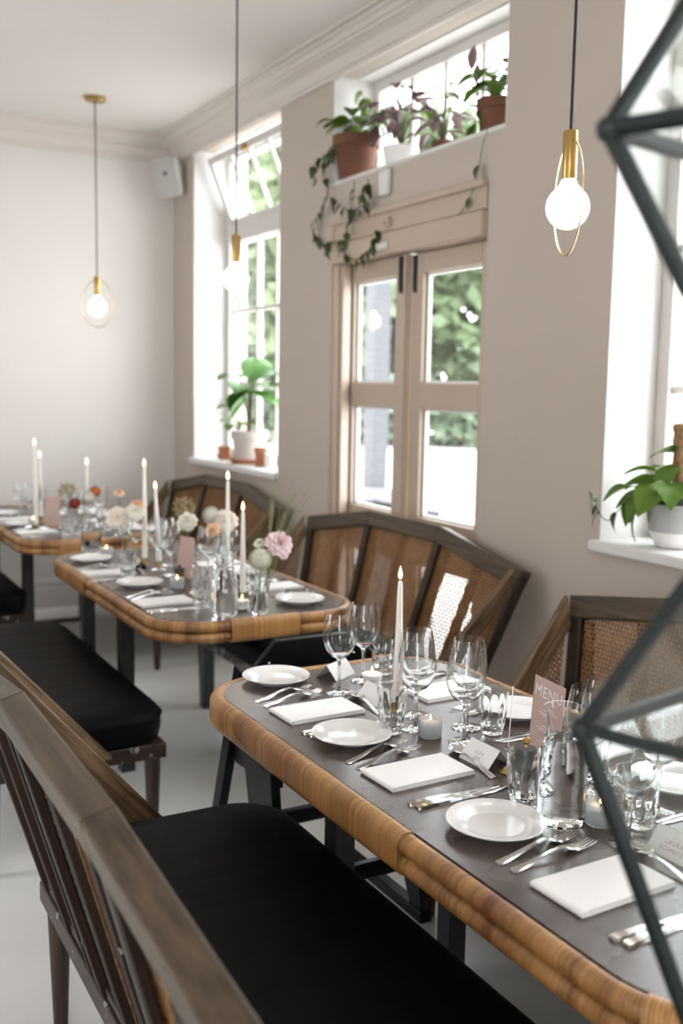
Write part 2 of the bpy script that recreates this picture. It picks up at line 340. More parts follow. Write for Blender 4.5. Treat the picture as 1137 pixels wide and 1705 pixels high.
struct(b.build('wall_left','wall_lit',smooth=0))
# window wall with its openings
b=MB()
def wb(y0,y1,z0,z1,x0=XW,x1=XO): b.box(x0,x1,y0,y1,z0,z1)
wb(6.66,YB,0,ZC); wb(5.315,6.66,0,1.01); wb(5.315,6.66,3.10,ZC); wb(4.705,5.22,0,2.5,x1=2.665); wb(4.705,5.22,2.5,ZC); wb(5.22,5.315,0,ZC)
wb(4.66,4.705,0,2.5,x1=2.665); wb(4.66,4.705,2.5,2.57); wb(3.295,3.39,0,2.57); wb(3.39,4.66,2.37,2.57); wb(3.295,4.705,3.10,ZC)
wb(2.68,3.295,0,ZC); wb(1.30,2.68,0,0.99); wb(1.30,2.68,3.10,ZC); wb(0.1,1.30,0,ZC)
wb(-1.3,0.1,0,0.99); wb(-1.3,0.1,3.10,ZC); wb(YR,-1.3,0,ZC)
struct(b.build('wall_right','wall',smooth=0))
# white plastered linings of the recesses
b=MB()
e=0.006
for y0,y1,z0,z1 in ((5.315,6.66,1.05,3.10),(3.295,4.705,2.57,3.10),(1.30,2.68,1.03,3.10),(-1.3,0.1,1.03,3.10)):
    b.box(XW+0.002,2.80,y1-e,y1+0.001,z0,z1); b.box(XW+0.002,2.80,y0-0.001,y0+e,z0,z1); b.box(XW+0.13,2.80,y0,y1,z1-e,z1+0.001)
struct(b.build('trim_1','white',smooth=0))
for i,(y0,y1,zt) in enumerate(((5.315,6.66,1.052),(1.30,2.68,1.03),(-1.3,0.1,1.03))):   # sills
    b=MB(); b.box(XW-0.035,2.80,y0-(0.02 if i==0 else 0.03),y1+0.02,zt-0.04,zt); struct(b.build('trim_%d'%(2+i),'white',bevel=0.008))
struct(MB().box(XW-0.004,2.80,3.296,4.704,2.56,2.578).build('trim_5','white',bevel=0.003))
# cornice
prof=[(0,3.072),(0.018,3.072),(0.018,3.090),(0.028,3.094),(0.030,3.118),(0.044,3.145),(0.072,3.163),(0.088,3.166),(0.088,3.180),(0.100,3.183),(0.112,3.200),(0.130,3.207),(0.130,3.219),(0.158,3.219),(0.158,ZC)]
def cornice(name, pts):
    b=MB(); n=len(prof); vs=[]; fs=[]
    for (x,y,dx,dy) in pts: vs += [(x+dx*o,y+dy*o,z) for o,z in prof]
    for i in range(len(pts)-1):
        for k in range(n-1): fs.append((i*n+k,i*n+k+1,(i+1)*n+k+1,(i+1)*n+k))
    b.add(vs,fs); return struct(b.build(name,'cornice',smooth=28))
cornice('trim_6',[(XW,YR,-1,0),(XW,YB,-1,-1)])
cornice('trim_7',[(XW,YB,-1,-1),(XL,YB,1,-1)])
# skirting
def skirt(name, a, bb, n):
    b=MB(); pr=[(0,0),(0.02,0),(0.02,0.135),(0.014,0.145),(0.014,0.165),(0.020,0.172),(0.010,0.195),(0,0.20)]
    vs=[]; fs=[]
    for p in (a,bb): vs += [(p[0]+n[0]*o,p[1]+n[1]*o,z) for o,z in pr]
    m=len(pr)
    for k in range(m-1): fs.append((k,k+1,m+k+1,m+k))
    fs += [tuple(range(m)),tuple(range(2*m-1,m-1,-1))]
    b.add(vs,fs); return struct(b.build(name,'cornice',smooth=28))
skirt('baseboard_back',(XL,YB),(XW,YB),(0,-1))
skirt('baseboard_right',(XW,4.66),(XW,YB),(-1,0)); skirt('baseboard_right',(XW,YR),(XW,3.39),(-1,0))

# ------------------------------------------------------------------ windows
def window(name, y0, y1, z0, z1, xb, hbars, x=2.80, fw=0.055, hop=None, ztr=None):
    root=struct(empty(name,(x,0,0)))
    def frame(nm, boxes, bev=0.004):
        b=MB()
        for q in boxes: b.box(*q)
        return b.build(nm,'frame',root,bevel=bev)
    top = ztr if ztr else z1
    frame('window_frame',[(-0.03,0.05,y0,y0+fw,z0,z1),(-0.03,0.05,y1-fw,y1,z0,z1),(-0.03,0.05,y0+fw,y1-fw,z0,z0+0.06),(-0.03,0.05,y0+fw,y1-fw,z1-0.05,z1)]
          +([(-0.045,0.06,y0+fw,y1-fw,ztr,ztr+0.11)] if ztr else []))
    ye=[y0+fw]+list(xb)+[y1-fw]; ze=[z0+0.06]+list(hbars)+[top if ztr else z1-0.05]
    for yb in xb: frame('glazing_bar',[(-0.01,0.03,yb-0.013,yb+0.013,ze[0],ze[-1])],0.002)
    for zb in hbars: frame('glazing_bar',[(-0.008,0.028,ye[0],ye[-1],zb-0.013,zb+0.013)],0.002)
    for i in range(len(ye)-1):
        for j in range(len(ze)-1): MB().box(0.010,0.013,ye[i],ye[i+1],ze[j],ze[j+1]).build('pane','pane',root,smooth=0)
    return root
wl=window('window_1',5.321,6.654,1.052,3.094,(5.605,5.895,6.186),(1.56,2.05),ztr=2.50)
# inward-tilting top sash of window_1
s=empty('hopper_sash',(0,0,2.62),parent=wl); s.rotation_euler=(0,math.radians(-23),0)
hz=0.46; b=MB()
for q in ((-0.02,0.02,5.38,5.43,0,hz),(-0.02,0.02,6.545,6.595,0,hz),(-0.02,0.02,5.43,6.545,0,0.045),(-0.02,0.02,5.43,6.545,hz-0.045,hz)): b.box(*q)
b.build('sash_frame','frame',s,bevel=0.003)
hb=[5.43,5.70,5.975,6.25,6.545]
for yb in hb[1:-1]: MB().box(-0.014,0.014,yb-0.012,yb+0.012,0.045,hz-0.045).build('glazing_bar','frame',s,bevel=0.002)
for i in range(4): MB().box(-0.002,0.002,hb[i],hb[i+1],0.045,hz-0.045).build('pane','pane',s,smooth=0)
b=MB(); b.box(-0.05,-0.02,5.96,5.99,hz-0.05,hz-0.01); b.build('catch','brass',s,bevel=0.004)
window('window_2',3.301,4.699,2.578,3.094,(3.51,3.80,4.09,4.375),(),fw=0.045)
window('window_3',1.306,2.674,1.032,3.094,(1.59,1.87,2.15,2.42),(1.56,2.05),ztr=2.50)
window('window_4',-1.294,0.094,1.032,3.094,(-1.0,-0.72,-0.44,-0.16),(1.56,2.05),ztr=2.50)

# ------------------------------------------------------------------ double doors
DX=2.622
def leaf(name, y0, y1, hinge_left):
    root=struct(empty(name,(DX,0,0))); b=MB(); st=0.088
    rails=((0.02,0.22),(0.735,0.955),(1.458,1.573),(2.07,2.158))
    b.box(-0.022,0.022,y0,y0+st,0.02,2.158); b.box(-0.022,0.022,y1-st,y1,0.02,2.158)
    for z0,z1 in rails: b.box(-0.022,0.022,y0+st,y1-st,z0,z1)
    b.build('door_frame','cream',root,bevel=0.003)
    for k in range(3): MB().box(-0.003,0.003,y0+st,y1-st,rails[k][1],rails[k+1][0]).build('pane','pane',root,smooth=0)
    b=MB()
    for k in range(3):        # bright putty beads round each pane, outside
        a0,a1=rails[k][1],rails[k+1][0]
        for q in ((y0+st,y0+st+0.014,a0,a1),(y1-st-0.014,y1-st,a0,a1),(y0+st+0.014,y1-st-0.014,a0,a0+0.012),(y0+st+0.014,y1-st-0.014,a1-0.012,a1)): b.box(0.003,0.02,q[0],q[1],q[2],q[3])
    b.build('glazing_bead','white',root)
    yb = y0+0.03 if hinge_left else y1-0.03
    b=MB(); b.box(-0.034,-0.022,yb-0.009,yb+0.009,1.985,2.15); b.cyl((-0.036,yb,2.0),(-0.036,yb,2.15),0.005,8); b.build('door_bolt','dark',root)
    return root
dl=leaf('door_1',4.039,4.652,True); dl.matrix_world=Matrix.Translation((DX,4.652,0))@Matrix.Rotation(math.radians(-3.1),4,'Z')@Matrix.Translation((0,-4.652,0)); leaf('door_2',3.415,4.031,False)
b=MB(); b.box(DX-0.022,DX+0.05,4.652,4.70,0,2.20); b.box(DX-0.022,DX+0.05,3.35,3.412,0,2.20); b.box(XW-0.015,XW+0.06,4.60,4.652,0,2.16); b.box(XW+0.0,XW+0.05,4.575,4.60,0,2.16); b.box(XW-0.02,XW+0.02,4.655,4.685,0,2.37)
struct(b.build('trim_8','cream',bevel=0.006))
b=MB(); b.box(XW-0.03,DX+0.06,3.392,4.655,2.162,2.262); b.box(XW-0.012,DX+0.04,3.392,4.655,2.268,2.37); b.box(XW-0.03,XW+0.02,3.392,4.69,2.355,2.385)
struct(b.build('trim_9','cream',bevel=0.005))
b=MB(); b.box(XW-0.042,XW-0.03,4.10,4.20,2.185,2.215); tag(b.build('door_contact','white',bevel=0.002),'small white contact sensor on the cream head of the double doors','sensor')
b=MB(); b.box(XW-0.035,XW-0.012,4.10,4.135,2.285,2.33); b.cyl((XW-0.05,4.118,2.30),(XW-0.012,4.118,2.30),0.006); tag(b.build('door_catch','cream',bevel=0.003),'small painted catch on the board over the double doors','catch')

# ------------------------------------------------------------------ outside
struct(MB().box(XO,70,-40,80,-0.3,-0.12).build('ground','ground',smooth=0))
def crown_mesh(name, m, n, R, H, ls, seed, flat=False):
    r=random.Random(seed); b=MB(); blobs=[]
    for k in range(44 if flat else 26):
        if flat: blobs.append((Vector((-R+2*R*k/43,r.uniform(-.4,.4),r.uniform(0.3,0.7)*H)),H*0.48))
        else:
            a=r.uniform(0,2*PI); q=r.uniform(0,1)**.5*R*0.7; z=r.uniform(0.12,0.88)*H; sh=math.sin(PI*min(1,max(0.12,z/H)))**.6
            blobs.append((Vector((q*math.cos(a)*sh,q*math.sin(a)*sh,z)),R*r.uniform(.34,.52)))
    for k in range(n):
        c,br=blobs[k%len(blobs)]
        d=Vector((r.gauss(0,1),r.gauss(0,1),r.gauss(0,1))).normalized()*br*(r.uniform(0.35,1)**.5); p=c+d
        x=Vector((r.gauss(0,1),r.gauss(0,1),r.gauss(0,.6))).normalized(); y=x.cross(Vector((r.gauss(0,1),r.gauss(0,1),r.gauss(0,1)))).normalized(); L=ls*r.uniform(.6,1.3)
        b.add([p-x*L*.5,p+y*L*.28,p+x*L*.5,p-y*L*.28],[(0,1,2,3)])
    return b.mesh(name,m,0)
def tree(loc, R, H, th, m, label, seed, n=9000):
    t=empty('tree',loc); tag(t,label,'tree','trees across the street')
    b=MB(); b.tube([(0,0,0),(0.1,0.05,th*.5),(0,0,th+H*.5)],0.22,8,taper=.5); b.build('trunk','bark',t)
    inst('crown',crown_mesh('crown',m,n,R,H,0.72,seed),t,(0,0,th))
# seen through the doors: a band of trees beyond a wide pale street
tree((17.8,28.5,-0.12),3.9,9.8,0.5,'crown','dense green tree seen through the upper glass of the double doors',1)
tree((13.2,26.5,-0.12),3.4,9.0,1.0,'crown2','pale green tree beside the grey block pillar outside the doors',2)
tree((23.6,25.8,-0.12),4.2,10.5,0.5,'crown','broad tree outside behind the pier between doors and near window',3)
tree((11.5,30.0,-0.12),3.4,9.5,1.2,'crown2','pale tree seen through the lower panes of the far window',4)
tree((15.5,33.0,-0.12),4.0,11.5,1.2,'crown2','tall pale tree seen under the tilted top sash of the far window',5)
tree((27.0,17.0,-0.12),4.0,10.0,1.0,'crown2','pale tree seen past the moss pole plant through the near window',6)
h=inst('hedge',crown_mesh('hedge','hedge',9000,12.0,1.9,0.45,9,True),None,(18.5,23.4,-0.15),(0,0,math.radians(-38))); tag(h,'low clipped hedge along the far side of the pale street','hedge')
# block pillar just outside the doors
pl=empty('brick_pillar',(7.25,12.08,-0.12)); tag(pl,'blue grey brick pillar standing outside the glass of the left door','pillar')
pw=0.125
MB().box(-pw+.008,pw-.008,-pw+.008,pw-.008,0,3.9).build('core','mortar',pl,smooth=0)
bme=MB().box(-pw,pw,-pw,pw,0,0.088).mesh('brick','block',0)
for k in range(40): inst('brick',bme,pl,(rnd.uniform(-.004,.004),rnd.uniform(-.004,.004),k*0.097))
MB().box(-.17,.17,-.17,.17,3.88,3.98).build('cap','mortar',pl,bevel=0.01)
MB().box(-.19,.19,-.19,.19,0,0.30).build('plinth','mortar',pl,bevel=0.01)

# grey box added for the steps outside, dims the left leaf's lower panes
pt=empty('dimming_stone_box',(3.33,5.40,-0.12)); tag(pt,'added grey stone box dimming the bottom of the left door','stone box')
b=MB()
for q in ((-.14,-.10,-.34,.34),(.10,.14,-.34,.34),(-.10,.10,-.34,-.30),(-.10,.10,.30,.34)): b.box(q[0],q[1],q[2],q[3],0,0.90)
b.build('box_walls','mortar',pt,bevel=0.01)
MB().box(-.10,.10,-.30,.30,0.70,0.86).build('soil','soil',pt,smooth=0)
b=MB()
for q in ((-.16,-.09,-.36,.36),(.09,.16,-.36,.36),(-.09,.09,-.36,-.29),(-.09,.09,.29,.36)): b.box(q[0],q[1],q[2],q[3],0.90,0.94)
b.build('coping','block',pt,bevel=0.006)

# ------------------------------------------------------------------ benches
def clip_line(poly, p, d):       # line p + t d clipped to a convex polygon, returns t0,t1
    t0,t1=-1e9,1e9; n=len(poly); area=sum(poly[i][0]*poly[(i+1)%n][1]-poly[(i+1)%n][0]*poly[i][1] for i in range(n)); sg=1 if area>0 else -1
    for i in range(n):
        ax,ay=poly[i]; bx,by=poly[(i+1)%n]; nx,ny=-(by-ay)*sg,(bx-ax)*sg
        num=nx*(p[0]-ax)+ny*(p[1]-ay); den=nx*d[0]+ny*d[1]
        if abs(den)<1e-9:
            if num<0: return None
            continue
        t=-num/den
        if den>0: t0=max(t0,t)
        else: t1=min(t1,t)
    return (t0,t1) if t1-t0>0.003 else None
def cane(poly, org, U, V, pitch=0.0142, wd=0.0053):
    b=MB(); org=Vector(org); U=Vector(U); V=Vector(V); N=U.cross(V).normalized()
    cx=sum(p[0] for p in poly)/len(poly); cy_=sum(p[1] for p in poly)/len(poly); k=60
    for ang,off,ww,pp in ((0,0.0,wd,pitch),(90,0.0013,wd,pitch),(45,0.0024,wd*.36,pitch*.7071*2),(135,-0.0012,wd*.36,pitch*.7071*2)):
        a=math.radians(ang); d=(math.cos(a),math.sin(a)); nn=(-d[1],d[0])
        for i in range(-k,k+1):
            p=(cx+nn[0]*(i+.25)*pp,cy_+nn[1]*(i+.25)*pp); t=clip_line(poly,p,d)
            if not t: continue
            A=org+U*(p[0]+d[0]*t[0])+V*(p[1]+d[1]*t[0])+N*off; B=org+U*(p[0]+d[0]*t[1])+V*(p[1]+d[1]*t[1])+N*off
            b.bar(A,B,ww,0.0012,N)
    return b
def make_bench():
    root=empty('cane_bench')
    # seat frame and legs (bench faces +x, runs along y)
    b=MB(); zt,zb_=0.365,0.315
    b.box(0.25,0.30,-0.75,0.75,zb_,zt); b.box(-0.29,-0.24,-0.75,0.75,zb_,zt); b.box(-0.24,0.25,0.70,0.75,zb_,zt); b.box(-0.24,0.25,-0.75,-0.70,zb_,zt)
    b.build('seat_frame','seatrail',root,bevel=0.004)
    for k in range(7):
        y=-0.63+k*0.21; MB().box(-0.24,0.25,y-0.05,y+0.05,0.343,0.362).build('seat_slat','wood',root)
    lm=MB().lathe([(0,0),(0.0145,0),(0.017,0.01),(0.027,0.29),(0.0275,0.317),(0,0.317)],16).mesh('leg','wood')
    for x in (-0.255,0.265):
        for y in (-0.705,0.705): inst('leg',lm,root,(x,y,0))
    # leaning back, drawn in its own plane: u = y, v = distance up the lean
    z0=0.355; x0=-0.262; lean=Vector((-0.172,0,0.61)).normalized(); O=Vector((x0,0,z0)); U=Vector((0,1,0)); V=lean
    def v(z): return (z-z0)/lean.z
    vE,vM=v(0.872),v(0.966); yE,yM=0.88,0.295; th=0.042; rh=0.072
    def topv(y):
        y=abs(y); return vM if y<=yM else vM+(vE-vM)*(y-yM)/(yE-yM)
    # three lengths of mitred top rail, one part
    b=MB()
    kn=[-yE,-yM,yM,yE]
    lo=[-(yE-0.022),-yM*0.985,yM*0.985,yE-0.022]
    for i in range(3):
        poly=[(lo[i],topv(kn[i])-rh),(lo[i+1],topv(kn[i+1])-rh),(kn[i+1],topv(kn[i+1])),(kn[i],topv(kn[i]))]
        b.prism(poly,O,U,V,th+0.012)
    b.build('top_rail','rail',root,bevel=0.005)
    def yend(vv): return 0.745+(yE-0.745)*vv/vE
    for s in (-1,1):
        poly=[(s*(0.745-0.055),0),(s*0.745,0),(s*yend(vE-0.02),vE-0.02),(s*(yend(vE-0.06)-0.055),vE-0.06)]
        MB().prism(poly,O,U,V,th).build('back_post','wood',root,bevel=0.004)
        poly=[(s*0.232,0),(s*0.272,0),(s*(yM+0.018),vM-rh+0.002),(s*(yM-0.022),vM-rh+0.002)]
        MB().prism(poly,O,U,V,th).build('back_post','wood',root,bevel=0.004)
    MB().prism([(-0.70,0.0),(0.70,0.0),(0.71,0.05),(-0.71,0.05)],O,U,V,0.034).build('bottom_rail','wood',root,bevel=0.004)
    N=U.cross(V).normalized()     # points to the front or the rear
    if N.x<0: N=-N
    panels=[[(-0.70,0.045),(-0.268,0.045),(-(yM+0.014),vM-rh),(-(yend(vE)-0.05),vE-rh)],
            [(-0.236,0.045),(0.236,0.045),(yM-0.018,vM-rh),(-(yM-0.018),vM-rh)],
            [(0.268,0.045),(0.70,0.045),(yend(vE)-0.05,vE-rh),(yM+0.014,vM-rh)]]
    for p in panels:
        o=cane(p,O,U,V).build('cane_panel','cane',root,smooth=0); o['kind']='stuff'
        # slats behind the cane
        for f in (0.06,0.5,0.94):
            wd_=0.052 if f==0.5 else 0.034
            ub=p[0][0]+(p[1][0]-p[0][0])*f; ut=p[3][0]+(p[2][0]-p[3][0])*f; vt=p[3][1]+(p[2][1]-p[3][1])*f
            MB().prism([(ub-wd_/2,0.03),(ub+wd_/2,0.03),(ut+wd_/2,vt),(ut-wd_/2,vt)],O-N*0.016,U,V,0.016).build('back_slat','slat',root,bevel=0.002)
    for s in (-1,1):
        for vv in (0.12,0.40):
            c=O+U*(s*0.255)+V*vv-N*(th/2); MB().cyl(c,c-N*0.003,0.006,10).build('screw','steel',root)
    # wings: a triangle from the top of each end post down to the seat
    for s in (-1,1):
        S0=Vector((-0.262,s*0.768,0.355)); S1=Vector((-0.352,s*0.862,0.885)); F=Vector((0.10,s*0.80,0.365))
        e1=(F-S1).normalized(); n=(S1-S0).cross(F-S0).normalized(); inn=n.cross(e1).normalized()
        if inn.dot(S0-S1)<0: inn=-inn
        P=[(0,0),((F-S1).length,0),((F-S1).length-0.05,0.07),(0.075,0.07)]
        MB().prism(P,S1,e1,inn,0.026).build('wing_rail','wing',root,bevel=0.004)
        bu=(F-S0).normalized(); bi=n.cross(bu).normalized()
        if bi.dot(S1-S0)<0: bi=-bi
        MB().prism([(0,0),((F-S0).length-0.03,0),((F-S0).length-0.12,0.05),(0.0,0.05)],S0,bu,bi,0.03).build('wing_foot_rail','wood',root,bevel=0.003)
        def loc2(p): q=p-S1; return (q.dot(e1),q.dot(inn))
        a=S1+e1*0.09+inn*0.06; c=S0+(F-S0).normalized()*((F-S0).length-0.17)+bi*0.045; d=S0+bi*0.045+bu*0.02
        o=cane([loc2(a),loc2(c),loc2(d)],S1,e1,inn).build('cane_panel','cane',root,smooth=0); o['kind']='stuff'
    return root
def cushion_mesh():
    L,D,R,T=0.755,0.295,0.13,0.112; b=MB(); pts=[]
    x0,x1=-0.235,0.315
    def ring(ins,z,bul=0):
        out=[]; r=R-ins*0.6
        cs=[(x1-ins-r,L-ins-r,0),(x0+ins+r*0.5,L-ins-r*0.5,1),(x0+ins+r*0.5,-(L-ins-r*0.5),2),(x1-ins-r,-(L-ins-r),3)]
        for cx,cy_,q in cs:
            rr=r if q in (0,3) else r*0.5
            for k in range(7):
                a=PI/2*q+PI/2*k/6; out.append((cx+rr*math.cos(a),cy_+rr*math.sin(a),z))
        return out
    lv=[(0.03,0.0),(0.006,0.010),(0.0,0.035),(0.0,0.075),(0.008,0.098),(0.03,0.110),(0.10,0.117),(0.2,0.119)]
    vs=[]; n=28
    for ins,z in lv: vs += ring(ins,z)
    fs=[tuple(range(n-1,-1,-1))]
    for i in range(len(lv)-1):
        for k in range(n): fs.append((i*n+k,i*n+(k+1)%n,(i+1)*n+(k+1)%n,(i+1)*n+k))
    fs.append(tuple(range((len(lv)-1)*n,len(lv)*n)))
    b.add(vs,fs); seam=[(x*1.0,y*1.0,z) for x,y,z in ring(-0.001,0.082)]
    return b.mesh('seat_cushion','fabric',50), MB().tube(seam,0.0035,6,closed=True).mesh('piping','fabric')
proto=make_bench(); cm,pm=cushion_mesh()
BENCH=[((0.80,1.62),0,'dark wooden cane bench, front left, turned with its back to the camera','black cushion on the front aisle bench, the largest cushion in view'),
       ((0.80,3.89),0,'aisle-side wooden bench beside the middle table, its back out of view','black cushion on the aisle bench of the middle table'),
       ((0.805,6.02),0,'aisle-side wooden bench beside the back table','black cushion on the aisle bench of the back table'),
       ((2.045,5.94),PI,'cane-backed wooden bench under the far window behind the back table','black cushion on the bench under the far window'),
       ((2.045,3.84),PI,'cane-backed wooden bench standing against the double doors','black cushion on the bench against the double doors'),
       ((1.905,1.66),PI,'cane-backed wooden bench under the near window with the potted plant','black cushion on the bench under the near window')]
for i,((x,y),rz,lb,cl) in enumerate(BENCH):
    o=proto if i==0 else copy_tree(proto); o.location=(x,y,0); o.rotation_euler=(0,0,rz); tag(o,lb,'bench','cane-backed benches')
    c=inst('seat_cushion',cm,None,(x,y,0.366),(0,0,rz)); tag(c,cl,'cushion','black bench cushions'); inst('piping',pm,c)

# ------------------------------------------------------------------ tables
def rrect(x0,x1,y0,y1,r,n=12):
    pts=[]
    for cx,cy_,q in ((x1-r,y1-r,0),(x0+r,y1-r,1),(x0+r,y0+r,2),(x1-r,y0+r,3)):
        for k in range(n+1):
            a=PI/2*q+PI/2*k/n; pts.append((cx+r*math.cos(a),cy_+r*math.sin(a)))
    return pts
def densify(pts, step=0.04):
    out=[]; n=len(pts)
    for i in range(n):
        a=pts[i]; c=pts[(i+1)%n]; L=math.hypot(c[0]-a[0],c[1]-a[1]); m=max(1,int(L/step))
        for k in range(m): out.append((a[0]+(c[0]-a[0])*k/m,a[1]+(c[1]-a[1])*k/m))
    return out
TZ=0.75
def table(x0,x1,y0,y1,legs,binds,label,bar=None):
    cx,cy_=(x0+x1)/2,(y0+y1)/2; root=empty('rattan_table',(cx,cy_,0)); tag(root,label,'table','rattan-edged tables')
    hw,hl=(x1-x0)/2,(y1-y0)/2; R=0.21; rt=0.0195
    path=densify(rrect(-hw+rt,hw-rt,-hl+rt,hl-rt,R-rt))
    path=path[::-1]          # clockwise so that 'outward' points out
    b=MB(); inn=rrect(-hw+2*rt-0.004,hw-2*rt+0.004,-hl+2*rt-0.004,hl-2*rt+0.004,R-2*rt)
    b.prism(inn,(0,0,TZ-0.016),(1,0,0),(0,1,0),0.032); b.build('table_top','tabletop',root,smooth=0)
    b=MB(); ap=rrect(-hw+0.06,hw-0.06,-hl+0.06,hl-0.06,R-0.06); b.prism(ap,(0,0,TZ-0.052),(1,0,0),(0,1,0),0.036); b.build('under_frame','black',root,smooth=0)
    def ringsec(r,z): return [(r*math.cos(2*PI*k/12),z+r*math.sin(2*PI*k/12)) for k in range(12)]
    for z in (TZ-rt+0.002,TZ-3*rt+0.003):
        MB().sweep([(p[0],p[1],0) for p in path],ringsec(rt,z),closed=True).build('rattan_pole','rattan',root,smooth=60)
    st=[]
    a=rt+0.003
    for k in range(9): st.append((a*math.cos(PI*k/8),TZ-rt+0.002+a*math.sin(PI*k/8)))
    for k in range(9): st.append((a*math.cos(PI+PI*k/8),TZ-3*rt+0.003+a*math.sin(PI+PI*k/8)))
    for c0,c1 in binds:      # stretches of the rim bound over both poles: (from, to) points along the rim
        n=len(path); i0=min(range(n),key=lambda i:(path[i][0]+cx-c0[0])**2+(path[i][1]+cy_-c0[1])**2); i1=min(range(n),key=lambda i:(path[i][0]+cx-c1[0])**2+(path[i][1]+cy_-c1[1])**2)
        seq=[]; i=i0
        while True:
            seq.append(path[i]); 
            if i==i1: break
            i=(i+1)%n
        MB().sweep([(p[0],p[1],0) for p in seq],st).build('rim_binding','bind',root,smooth=60)
    for lx,ly in legs:
        for sx in ((lx,),(lx,2*cx-lx))[1]:
            MB().box(sx-cx-0.028,sx-cx+0.028,ly-cy_-0.028,ly-cy_+0.028,0,TZ-0.07).build('leg','black',root,bevel=0.003)
        if bar and ly>6: MB().box(lx-cx-0.06,cx-lx+0.06,ly-cy_-0.035,ly-cy_+0.035,0,0.016).build('foot_bar','black',root,bevel=0.003)
    return root
table(0.95,1.735,0.77,2.545,[(1.17,2.08),(1.17,0.98)],[((0.95,1.46),(1.02,2.47)),((1.3,0.77),(0.97,0.90)),((1.25,2.545),(1.6,2.545)),((1.735,1.9),(1.735,0.95))],'rattan-edged table in front, set with the water carafe and menu card')
table(1.088,1.898,3.158,4.81,[(1.19,3.88),(1.205,4.50)],[((1.60,3.158),(1.335,3.158)),((1.088,4.1),(1.088,4.6))],'rattan-edged middle table set with bud vases and tall tapers')
table(1.06,1.86,5.165,6.83,[(1.18,5.62),(1.18,6.58)],[((1.5,5.165),(1.25,5.165)),((1.06,5.7),(1.06,6.3))],'rattan-edged back table near the end wall with orange flowers',bar=True)

# ------------------------------------------------------------------ black chair at the head of the front table
ch=empty('black_chair',(1.38,2.62,0)); tag(ch,'chipped black wooden chair with A-frame legs at the head of the front table','chair')
def cy(y): return y-2.62
for sx in (-0.225,0.225):
    MB().prism([(cy(2.625),0.735),(cy(2.672),0.745),(cy(2.925),0.0),(cy(2.875),0.0)],(sx,0,0),(0,1,0),(0,0,1),0.030).build('rear_leg','chair',ch,bevel=0.003)
    MB().prism([(cy(2.42),0.50),(cy(2.605),0.50),(cy(2.565),0.36),(cy(2.40),0.03),(cy(2.335),0.03)],(sx,0,0),(0,1,0),(0,0,1),0.028).build('front_leg','chair',ch,bevel=0.003)
    MB().box(sx-0.02,sx+0.02,cy(2.33),cy(2.92),0.0,0.035).build('skid','chair',ch,bevel=0.004)
    MB().prism([(cy(2.42),0.50),(cy(2.42),0.455),(cy(2.70),0.435),(cy(2.775),0.47),(cy(2.755),0.515)],(sx*0.93,0,0),(0,1,0),(0,0,1),0.022).build('seat_rail','chair',ch,bevel=0.003)
MB().box(-0.215,0.215,cy(2.36),cy(2.73),0.50,0.52).build('seat','chair',ch,bevel=0.006)
MB().box(-0.215,0.215,cy(2.775),cy(2.80),0.165,0.215).build('stretcher','chair',ch,bevel=0.004)
MB().box(-0.215,0.215,cy(2.39),cy(2.415),0.145,0.195).build('stretcher','chair',ch,bevel=0.004)
bk=Vector((0,-0.12,1)).normalized()
MB().prism([(-0.21,0.0),(0.21,0.0),(0.185,0.06),(0.12,0.135),(-0.12,0.135),(-0.185,0.06)],(0,cy(2.665),0.675),(1,0,0),bk,0.02).build('backrest','chair',ch,bevel=0.003)
for x,z in ((-0.165,0.70),(-0.142,0.745),(0.165,0.70),(0.142,0.745)):
    MB().sphere((x,cy(2.64)+0.0,z),0.0045,8,6).build('nail_head','steel',ch)
cpm=MB().add([(-0.2405,-0.14,0.30),(-0.2405,-0.115,0.29),(-0.2405,-0.118,0.35),(-0.2405,-0.132,0.36)],[(0,1,2,3)]); cpm.build('paint_chip','chip',ch,smooth=0)
cpm=MB().add([(-0.2405,-0.150,0.275),(-0.2405,-0.135,0.27),(-0.2405,-0.138,0.30),(-0.2405,-0.148,0.305)],[(0,1,2,3)]); cpm.build('paint_chip','chip',ch,smooth=0)

# ------------------------------------------------------------------ pendant lamps and speaker
def pendant(x,y,zb,ring_rz,label,tip=0.0):
    root=empty('pendant_lamp',(x,y,0)); tag(root,label,'lamp','brass globe pendants')
    R=0.0545; zt=zb+0.068     # zt: lower end of the brass holder
    MB().lathe([(0,ZC-0.022),(0.058,ZC-0.022),(0.062,ZC-0.018),(0.062,ZC),(0,ZC)],28).build('ceiling_rose','brass',root)
    MB().cyl((0,0,zt+0.11),(0,0,ZC-0.02),0.0042,8).build('cord','cord',root)
    MB().lathe([(0,zt),(0.0175,zt),(0.019,zt+0.003),(0.019,zt+0.114),(0.0175,zt+0.117),(0,zt+0.117)],24).build('lamp_holder','brass',root)
    pr=[(0,zb-R)]+[(R*math.sin(a),zb-R*math.cos(a)) for a in [PI*k/14 for k in range(1,12)]]+[(0.022,zb+0.056),(0.020,zb+0.064),(0.014,zb+0.069),(0,zb+0.069)]
    MB().lathe(pr,28).build('bulb','bulb',root)
    c=zb+0.022; pts=[(0.092*math.sin(2*PI*k/48),0,c+0.141*math.cos(2*PI*k/48)) for k in range(48)]
    MB().tube(pts,0.0028,8,closed=True).build('hoop','brassl',root,rot=(0,tip,ring_rz))
    return root
pendant(1.762,6.26,2.006,math.radians(-15),'brass pendant with a lit globe bulb hanging before the end wall')
pendant(1.775,4.155,2.005,math.radians(65),'brass pendant with a lit globe bulb hanging before the far window')
pendant(1.772,2.038,2.008,math.radians(71),'brass pendant with a lit globe bulb beside the near window')
sp=empty('wall_speaker',(2.40,6.80,2.93)); tag(sp,'white boxy loudspeaker on a bracket in the ceiling corner','loudspeaker')
